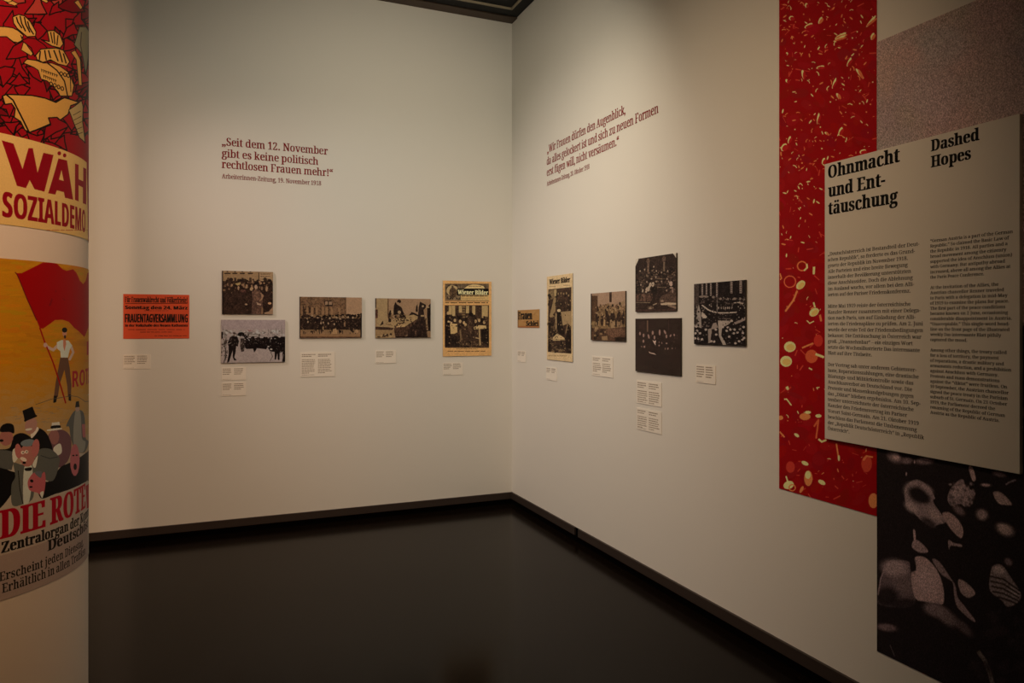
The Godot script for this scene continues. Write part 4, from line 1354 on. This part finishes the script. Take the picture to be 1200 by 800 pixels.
func right_wall_pictures() -> void:
	var group := "photographs and sheets on the wall right of the corner"
	var wall := [183, 166, 138]
	var k := [24, 14, 8]
	# F: torn scrap
	var s := spot_on("right", 606.5, 363.4, 632, 383.7, 0.004)
	var p := new_print(330, 200, wall, s.place, 41)
	p.zoom(606, 362, 34.8)
	p.fill([152, 106, 54])
	p.blobs(40, 30, 60, 880, 740, 60, 40, [[148, 102, 52], [156, 112, 60], [144, 96, 46]])
	p.box(0, 40, 60, 780, [120, 82, 42])
	p.text("Frauen", serif_bold, 45, 110, 610, 430, k, 4.0)
	p.text("Schlei", serif_bold, 370, 490, 870, 690, k, 4.0)
	p.box(30, 690, 880, 760, [140, 84, 40])
	p.grain(0.08)
	mounted("newspaper_clipping", "small brown torn scrap of newsprint with two words", "clipping", "", s, 0.004, p.material(), M.edge)
	# G: tall newspaper page
	s = spot_on("right", 640.8, 324.2, 670.9, 421, 0.006)
	p = new_print(460, 720, wall, s.place, 42)
	p.zoom(640, 321, 7.77)
	p.fill([184, 149, 97])
	p.text("Wiener Bilder", serif_bold, 30, 50, 218, 95, k, 3.0)
	p.dashes(28, 112, 85, 120, 1, [90, 66, 36], 1.0)
	p.dashes(155, 100, 215, 110, 1, [90, 66, 36], 1.0)
	p.poly([20, 140, 230, 118, 230, 725, 16, 708], [56, 38, 24])
	p.poly([22, 150, 100, 140, 100, 210, 22, 240], [104, 80, 48])
	p.blobs(40, 25, 190, 225, 330, 10, 20, [[36, 24, 15], [48, 32, 20], [30, 20, 12]])
	p.box(74, 140, 92, 200, [150, 120, 72])
	for q in [[50, 190], [110, 180], [135, 175], [160, 180], [185, 175], [205, 195]]:
		p.el(q[0], q[1], 6, 11, [124, 96, 58])
	p.poly([70, 220, 90, 215, 85, 340, 60, 370, 80, 385, 40, 395, 30, 385], [128, 100, 60])
	p.box(84, 360, 96, 500, [140, 110, 68])
	p.poly([130, 345, 228, 335, 228, 480, 200, 450, 150, 470], [138, 108, 66])
	p.el(117, 332, 17, 14, [178, 146, 96])
	p.poly([100, 345, 135, 350, 150, 460, 170, 550, 130, 550, 100, 510], [26, 17, 10])
	p.blobs(26, 25, 430, 95, 560, 14, 20, [[30, 20, 12], [36, 24, 15], [90, 66, 40]])
	p.poly([60, 580, 100, 540, 150, 570, 180, 590, 120, 605, 60, 605], [172, 138, 86])
	p.line([20, 590, 205, 600], 8, [140, 110, 66])
	p.poly([175, 600, 195, 470, 225, 480, 230, 715, 185, 715], [28, 18, 11])
	p.line([178, 540, 195, 460], 8, [128, 98, 58])
	p.box(25, 590, 42, 700, [26, 17, 10])
	p.blobs(24, 45, 620, 180, 705, 20, 7, [[100, 76, 46], [44, 30, 19]])
	p.box(130, 610, 155, 670, [30, 20, 12])
	p.dashes(20, 738, 225, 752, 2, [110, 82, 46], 0.8)
	p.blobs(90, 27, 165, 222, 690, 4, 8, [[96, 72, 44], [124, 96, 60], [26, 17, 10]])
	p.photo()
	mounted("newspaper_page", "yellowish newspaper front page with crowd picture, beside the brown torn scrap", "newspaper", group, s, 0.006, p.material(), M.edge)
	# H: group before a building
	s = spot_on("right", 692.2, 344, 732.6, 398.3, 0.011)
	p = new_print(480, 440, wall, s.place, 43)
	p.zoom(692, 340, 13.33)
	p.fill([104, 76, 44])
	p.box(-20, -20, 600, 260, [138, 105, 74])
	p.box(20, 85, 112, 480, [70, 46, 28])
	p.box(-20, -20, 22, 800, [34, 22, 13])
	p.box(295, 25, 330, 185, [42, 26, 16])
	p.blobs(60, 130, 220, 540, 330, 22, 20, [[112, 82, 50], [128, 96, 60], [88, 60, 36]])
	for q in [[105, 440, 30, 110], [180, 470, 24, 90], [255, 420, 22, 130], [285, 470, 20, 100], [345, 410, 40, 70], [445, 420, 36, 80], [400, 500, 16, 80], [510, 440, 28, 100]]:
		p.el(q[0], q[1], q[2], q[3], [40, 26, 17])
	for q in [[118, 305], [240, 310], [270, 275], [345, 240], [435, 270], [460, 210], [345, 350], [450, 350], [180, 380]]:
		p.el(q[0], q[1], 16, 26, [38, 24, 15])
	for q in [[105, 355], [125, 380], [175, 345], [260, 300], [310, 300], [340, 340], [385, 290], [460, 290], [500, 350], [185, 380], [320, 475], [395, 310], [500, 210]]:
		p.el(q[0], q[1], 13, 20, [140, 108, 68])
	p.box(205, 400, 228, 560, [148, 112, 68])
	p.poly([310, 490, 385, 490, 385, 590, 320, 590], [134, 102, 64])
	p.poly([410, 490, 490, 490, 500, 590, 415, 590], [116, 86, 54])
	p.poly([470, 190, 510, 160, 540, 190, 530, 230, 480, 225], [128, 98, 62])
	p.box(80, 500, 100, 560, [130, 98, 60])
	p.box(120, 490, 138, 560, [130, 98, 60])
	p.poly([20, 590, 250, 600, 560, 570, 560, 800, 20, 800], [70, 46, 29])
	p.poly([240, 620, 300, 590, 530, 600, 540, 680, 360, 740, 260, 690], [92, 62, 40])
	p.blobs(24, 30, 600, 250, 760, 26, 18, [[40, 26, 16], [58, 38, 24], [118, 88, 54]])
	p.poly([20, 500, 60, 490, 60, 540, 10, 540], [128, 98, 58])
	p.poly([70, 570, 120, 570, 120, 610, 65, 610], [130, 98, 60])
	p.poly([170, 720, 260, 710, 270, 780, 180, 780], [124, 92, 56])
	p.box(380, 735, 560, 800, [34, 22, 13])
	p.blobs(110, 80, 230, 550, 560, 8, 14, [[130, 98, 62], [58, 38, 24], [98, 70, 43], [34, 22, 13]])
	p.photo()
	mounted("mounted_photograph", "small sepia photograph of a group before a wall, beside the yellowish newspaper page", "photograph", group, s, 0.011, p.material(0.4), M.edge_dark)
	# I: assembly, with cut corners
	s = spot_on("right", 744.5, 303.6, 792.2, 365.3, 0.011)
	p = new_print(480, 480, [174, 155, 130], s.place, 44)
	p.zoom(744, 296, 11.42)
	p.fill([40, 27, 19])
	p.blobs(110, 10, 200, 560, 540, 26, 22, [[30, 20, 14], [46, 32, 23], [26, 17, 12], [52, 37, 26]])
	p.box(165, 80, 190, 280, [92, 68, 48])
	p.el(178, 110, 22, 34, [78, 56, 40])
	p.box(380, 60, 402, 250, [98, 74, 52])
	p.el(390, 85, 26, 40, [72, 52, 37])
	p.blobs(60, 60, 230, 540, 420, 9, 8, [[84, 62, 44], [100, 76, 54], [66, 47, 33]])
	for q in [[70, 245], [130, 225], [288, 245], [357, 265], [440, 245], [252, 188], [222, 350], [160, 390], [80, 430], [357, 385], [280, 325], [530, 300], [430, 350], [285, 385], [425, 505], [455, 390]]:
		p.el(q[0], q[1], 10, 13, [132, 104, 78])
	p.line([270, 345, 400, 350], 10, [86, 64, 44])
	p.line([300, 460, 420, 465], 10, [96, 72, 50])
	p.line([490, 290, 540, 260], 12, [80, 58, 40])
	for q in [[205, 430, 16, 34], [240, 425, 20, 34], [185, 480, 18, 40], [155, 500, 14, 40], [105, 510, 10, 24]]:
		p.el(q[0], q[1], q[2], q[3], [150, 122, 92], 12)
	p.box(220, 460, 300, 540, [24, 16, 11])
	p.el(483, 415, 24, 34, [150, 118, 92])
	p.el(490, 470, 26, 14, [120, 92, 70])
	p.poly([320, 640, 350, 580, 440, 540, 500, 490, 550, 530, 560, 660, 340, 670], [66, 46, 33])
	p.el(505, 510, 10, 30, [120, 92, 70])
	p.poly([20, 580, 60, 550, 180, 560, 240, 590, 220, 650, 20, 650], [70, 47, 33])
	p.blobs(16, 40, 550, 230, 640, 10, 20, [[92, 64, 46], [44, 30, 20]])
	p.line([10, 665, 200, 668], 12, [96, 74, 52])
	p.poly([340, 680, 420, 665, 560, 670, 560, 700, 350, 700], [156, 126, 92])
	p.poly([430, 690, 560, 720, 555, 755, 440, 715], [112, 86, 62])
	p.el(365, 645, 22, 16, [120, 92, 66])
	p.line([240, 700, 290, 680], 14, [130, 102, 74])
	p.el(210, 740, 42, 30, [74, 54, 38])
	p.el(205, 745, 18, 18, [124, 96, 68])
	p.box(-10, 755, 600, 800, [52, 34, 25])
	p.poly([-20, 60, 52, 88, -20, 240], [168, 146, 116])
	p.poly([510, 8, 600, -20, 600, 90, 552, 70], [168, 146, 116])
	p.blobs(90, 20, 260, 560, 560, 7, 7, [[98, 74, 54], [74, 54, 38], [22, 14, 10]])
	p.photo()
	mounted("mounted_photograph", "dark photograph of a seated assembly with pale clipped corners, above a nearly black one", "photograph", group, s, 0.011, p.material(0.4), M.edge_dark)
	# J: nearly black
	s = spot_on("right", 744.5, 373.3, 797.4, 434.6, 0.011)
	p = new_print(480, 440, [170, 151, 126], s.place, 45)
	p.zoom(744, 372, 11.77)
	p.fill([42, 28, 20])
	p.blobs(60, 20, 30, 640, 760, 60, 50, [[40, 27, 19], [44, 30, 21], [37, 24, 17]])
	p.box(165, 40, 182, 195, [92, 64, 44])
	p.box(462, 30, 470, 180, [58, 38, 28])
	p.blobs(14, 60, 60, 140, 160, 16, 20, [[50, 33, 24]])
	for q in [[70, 220, 12, 24, 0], [120, 245, 12, 26, 0], [190, 260, 13, 32, -15], [246, 210, 14, 28, 0], [342, 205, 13, 42, 0], [415, 200, 13, 32, -25], [435, 260, 12, 26, 0], [270, 275, 12, 28, 0], [492, 250, 11, 20, 20], [543, 240, 11, 18, -10], [118, 325, 13, 22, 0], [132, 402, 12, 15, 0], [332, 340, 8, 12, 0], [334, 385, 10, 12, 0], [372, 350, 6, 14, -15], [437, 355, 13, 11, 0], [455, 428, 9, 15, 20], [92, 400, 11, 5, 30], [418, 430, 5, 14, 0], [515, 425, 7, 10, 0]]:
		p.el(q[0], q[1], q[2], q[3], [126, 92, 72], q[4])
	p.poly([240, 305, 265, 325, 292, 312, 285, 385, 262, 350], [168, 132, 104])
	p.poly([190, 465, 215, 480, 265, 490, 300, 515, 255, 505, 200, 490], [150, 118, 92])
	p.blobs(30, 60, 200, 600, 440, 6, 9, [[70, 48, 36], [56, 38, 28]])
	p.soften()
	p.grain(0.1)
	mounted("mounted_photograph", "nearly black photograph with a few pale faces, under the one with clipped corners", "photograph", group, s, 0.011, p.material(0.4), M.edge_dark)
	# K: parliament chamber
	s = spot_on("right", 813.2, 332.8, 873.2, 402.9, 0.011)
	p = new_print(560, 500, [158, 140, 116], s.place, 46)
	p.zoom(813, 327, 10.25)
	p.fill([20, 13, 10])
	var pale := [140, 118, 94]
	p.box(-20, 60, 60, 420, [52, 40, 31])
	for q in [[103, 60, 200, 9], [152, 50, 190, 9], [205, 50, 200, 9], [278, 40, 215, 10], [452, 30, 170, 13], [563, 20, 170, 15]]:
		p.box(q[0] - q[3], q[1], q[0] + q[3], q[2], [118, 98, 78])
		for y in range(int(q[1]), int(q[2]), 26):
			p.el(q[0] + p.rng.randf_range(-4, 4), y, q[3] * 1.2, 8, [84, 68, 54])
	for q in [[120, 210, 60], [235, 215, 18], [320, 235, 18], [395, 235, 28], [490, 235, 24], [555, 235, 20], [600, 240, 14]]:
		p.el(q[0], q[1], q[2], 15, [104, 84, 66])
	p.box(275, 200, 288, 400, [84, 70, 56])
	p.blobs(40, 80, 220, 620, 300, 16, 8, [[40, 30, 23], [60, 46, 36], [26, 18, 14]])
	for q in [[110, 320], [130, 335], [150, 350], [170, 365], [195, 378], [225, 388], [260, 397]]:
		p.el(q[0], q[1], 18, 9, pale, 30)
	p.line([285, 405, 400, 404, 510, 398], 15, pale)
	p.line([480, 285, 530, 280, 590, 292], 12, pale)
	for x in range(300, 480, 26):
		p.el(x + p.rng.randf_range(-5, 5), 345, 7, 15, [128, 106, 84])
	for q in [[190, 310], [210, 325], [280, 320], [535, 330], [560, 350], [610, 345], [460, 340]]:
		p.el(q[0], q[1], 8, 10, [110, 92, 72])
	p.line([295, 475, 440, 475], 7, [92, 74, 58])
	p.poly([290, 495, 460, 500, 400, 560, 340, 580, 330, 680, 370, 740, 390, 790, 350, 790, 300, 680], [128, 108, 86])
	p.poly([170, 600, 210, 590, 230, 530, 270, 520, 290, 580, 240, 600, 210, 660, 200, 760, 175, 770], [112, 92, 73])
	p.poly([30, 420, 60, 300, 85, 400, 95, 590, 40, 570], [116, 98, 78])
	p.poly([90, 440, 100, 390, 160, 450, 150, 470, 110, 470], pale)
	p.blobs(30, -10, 330, 60, 560, 16, 16, [[30, 22, 17], [100, 84, 66]])
	p.blobs(22, 100, 470, 200, 590, 12, 10, [[22, 15, 11], [70, 56, 44], [16, 10, 8]])
	p.poly([0, 580, 150, 600, 170, 660, 160, 780, -20, 770], [18, 12, 9])
	p.poly([340, 620, 360, 570, 470, 520, 620, 500, 640, 790, 400, 790, 350, 690], [18, 12, 9])
	p.box(215, 600, 300, 690, [24, 16, 12])
	for q in [[30, 570], [40, 620], [75, 650], [15, 710], [55, 715], [98, 722], [145, 605], [20, 650], [265, 605], [270, 665], [210, 745], [245, 750], [350, 575], [395, 620], [440, 605], [490, 605], [525, 640], [480, 650], [425, 690], [590, 645], [600, 575], [500, 770], [545, 745], [585, 725], [605, 705], [410, 580], [455, 500], [590, 480], [555, 600]]:
		p.el(q[0], q[1], 16, 14, [136, 114, 92], p.rng.randf_range(-40, 40))
	p.blobs(50, 350, 480, 630, 780, 9, 7, [[60, 48, 38], [100, 82, 66], [14, 9, 7]])
	p.blobs(24, 0, 590, 160, 760, 9, 7, [[60, 48, 38], [90, 74, 58], [14, 9, 7]])
	p.poly([480, 520, 560, 490, 620, 450, 620, 490, 560, 520, 500, 545], [110, 90, 72])
	p.blobs(120, 90, 210, 630, 500, 7, 7, [[74, 60, 47], [104, 86, 68], [12, 8, 6]])
	p.photo()
	mounted("mounted_photograph", "high-contrast photograph of a crowded round parliament chamber", "photograph", group, s, 0.011, p.material(0.4), M.edge_dark)

# ------------------------------------------------------------------ caption cards: print too small to read
func captions() -> void:
	var ink := [124, 112, 98]
	# side, left x, top, right x, bottom, heading rows, text rows, footer, label
	var cards := [
		["left", 144.2, 415.5, 176.5, 432.6, 5, 0, true, "caption card under the orange notice"],
		["left", 259.8, 430.6, 288.2, 445.6, 4, 0, true, "caption card, upper of two, under the photograph of the pale street"],
		["left", 259.8, 448.4, 288.2, 464.2, 4, 0, true, "caption card, lower of two, under the photograph of the pale street"],
		["left", 352.0, 412.5, 392.2, 441.8, 2, 9, true, "large caption card under the photograph of people with a placard"],
		["left", 440.0, 410.5, 464.0, 425.8, 4, 0, true, "caption card under the photograph of women at a table"],
		["left", 519.0, 425.0, 542.4, 439.6, 4, 0, true, "caption card under the newspaper page with black title bar"],
		["right", 606.5, 410.5, 616.0, 423.6, 3, 0, true, "tiny caption card under the torn brown scrap"],
		["right", 640.0, 429.5, 652.5, 444.6, 3, 0, true, "caption card under the yellowish newspaper page"],
		["right", 693.8, 416.7, 718.2, 439.6, 2, 5, true, "caption card under the small sepia group photograph"],
		["right", 746.0, 445.0, 775.0, 471.8, 3, 6, true, "caption card, upper of two, under the nearly black photograph"],
		["right", 746.0, 477.4, 775.0, 502.2, 2, 6, true, "caption card, lower of two, under the nearly black photograph"],
		["right", 815.5, 426.8, 838.4, 447.8, 5, 0, true, "caption card under the photograph of the parliament chamber"]]
	var n := 0
	for c in cards:
		n += 1
		var s := spot_on(c[0], c[1], c[2], c[3], c[4], 0.003)
		var p := new_print(320, int(320 * s.h / s.w), [200, 200, 200], func(x: float, y: float) -> Vector2: return Vector2(x, y), 60 + n)
		p.fill([212, 206, 196])
		var row: float = 0.0125 / s.h
		for col in 2:
			var x: float = 0.04 + col * 0.47
			p.dashes(x, 0.09, x + 0.4, 0.09 + row * c[5], c[5], ink, 0.7)
			if c[6]:
				p.dashes(x, 0.16 + row * c[5], x + 0.42, 0.16 + row * (c[5] + c[6]), c[6], [136, 124, 110], 0.5)
		p.dashes(0.04, 0.91, 0.4, 0.955, 1, [130, 118, 104], 1.0)
		var o := obj(numbered("caption_card"), slab(s.w, s.h, 0.0005, 0.003, 0.0003), p.material(0.7))
		o.position = s.at
		o.rotation.y = s.turn
		tag(o, "white " + c[8], "caption card", "caption cards under the pictures")
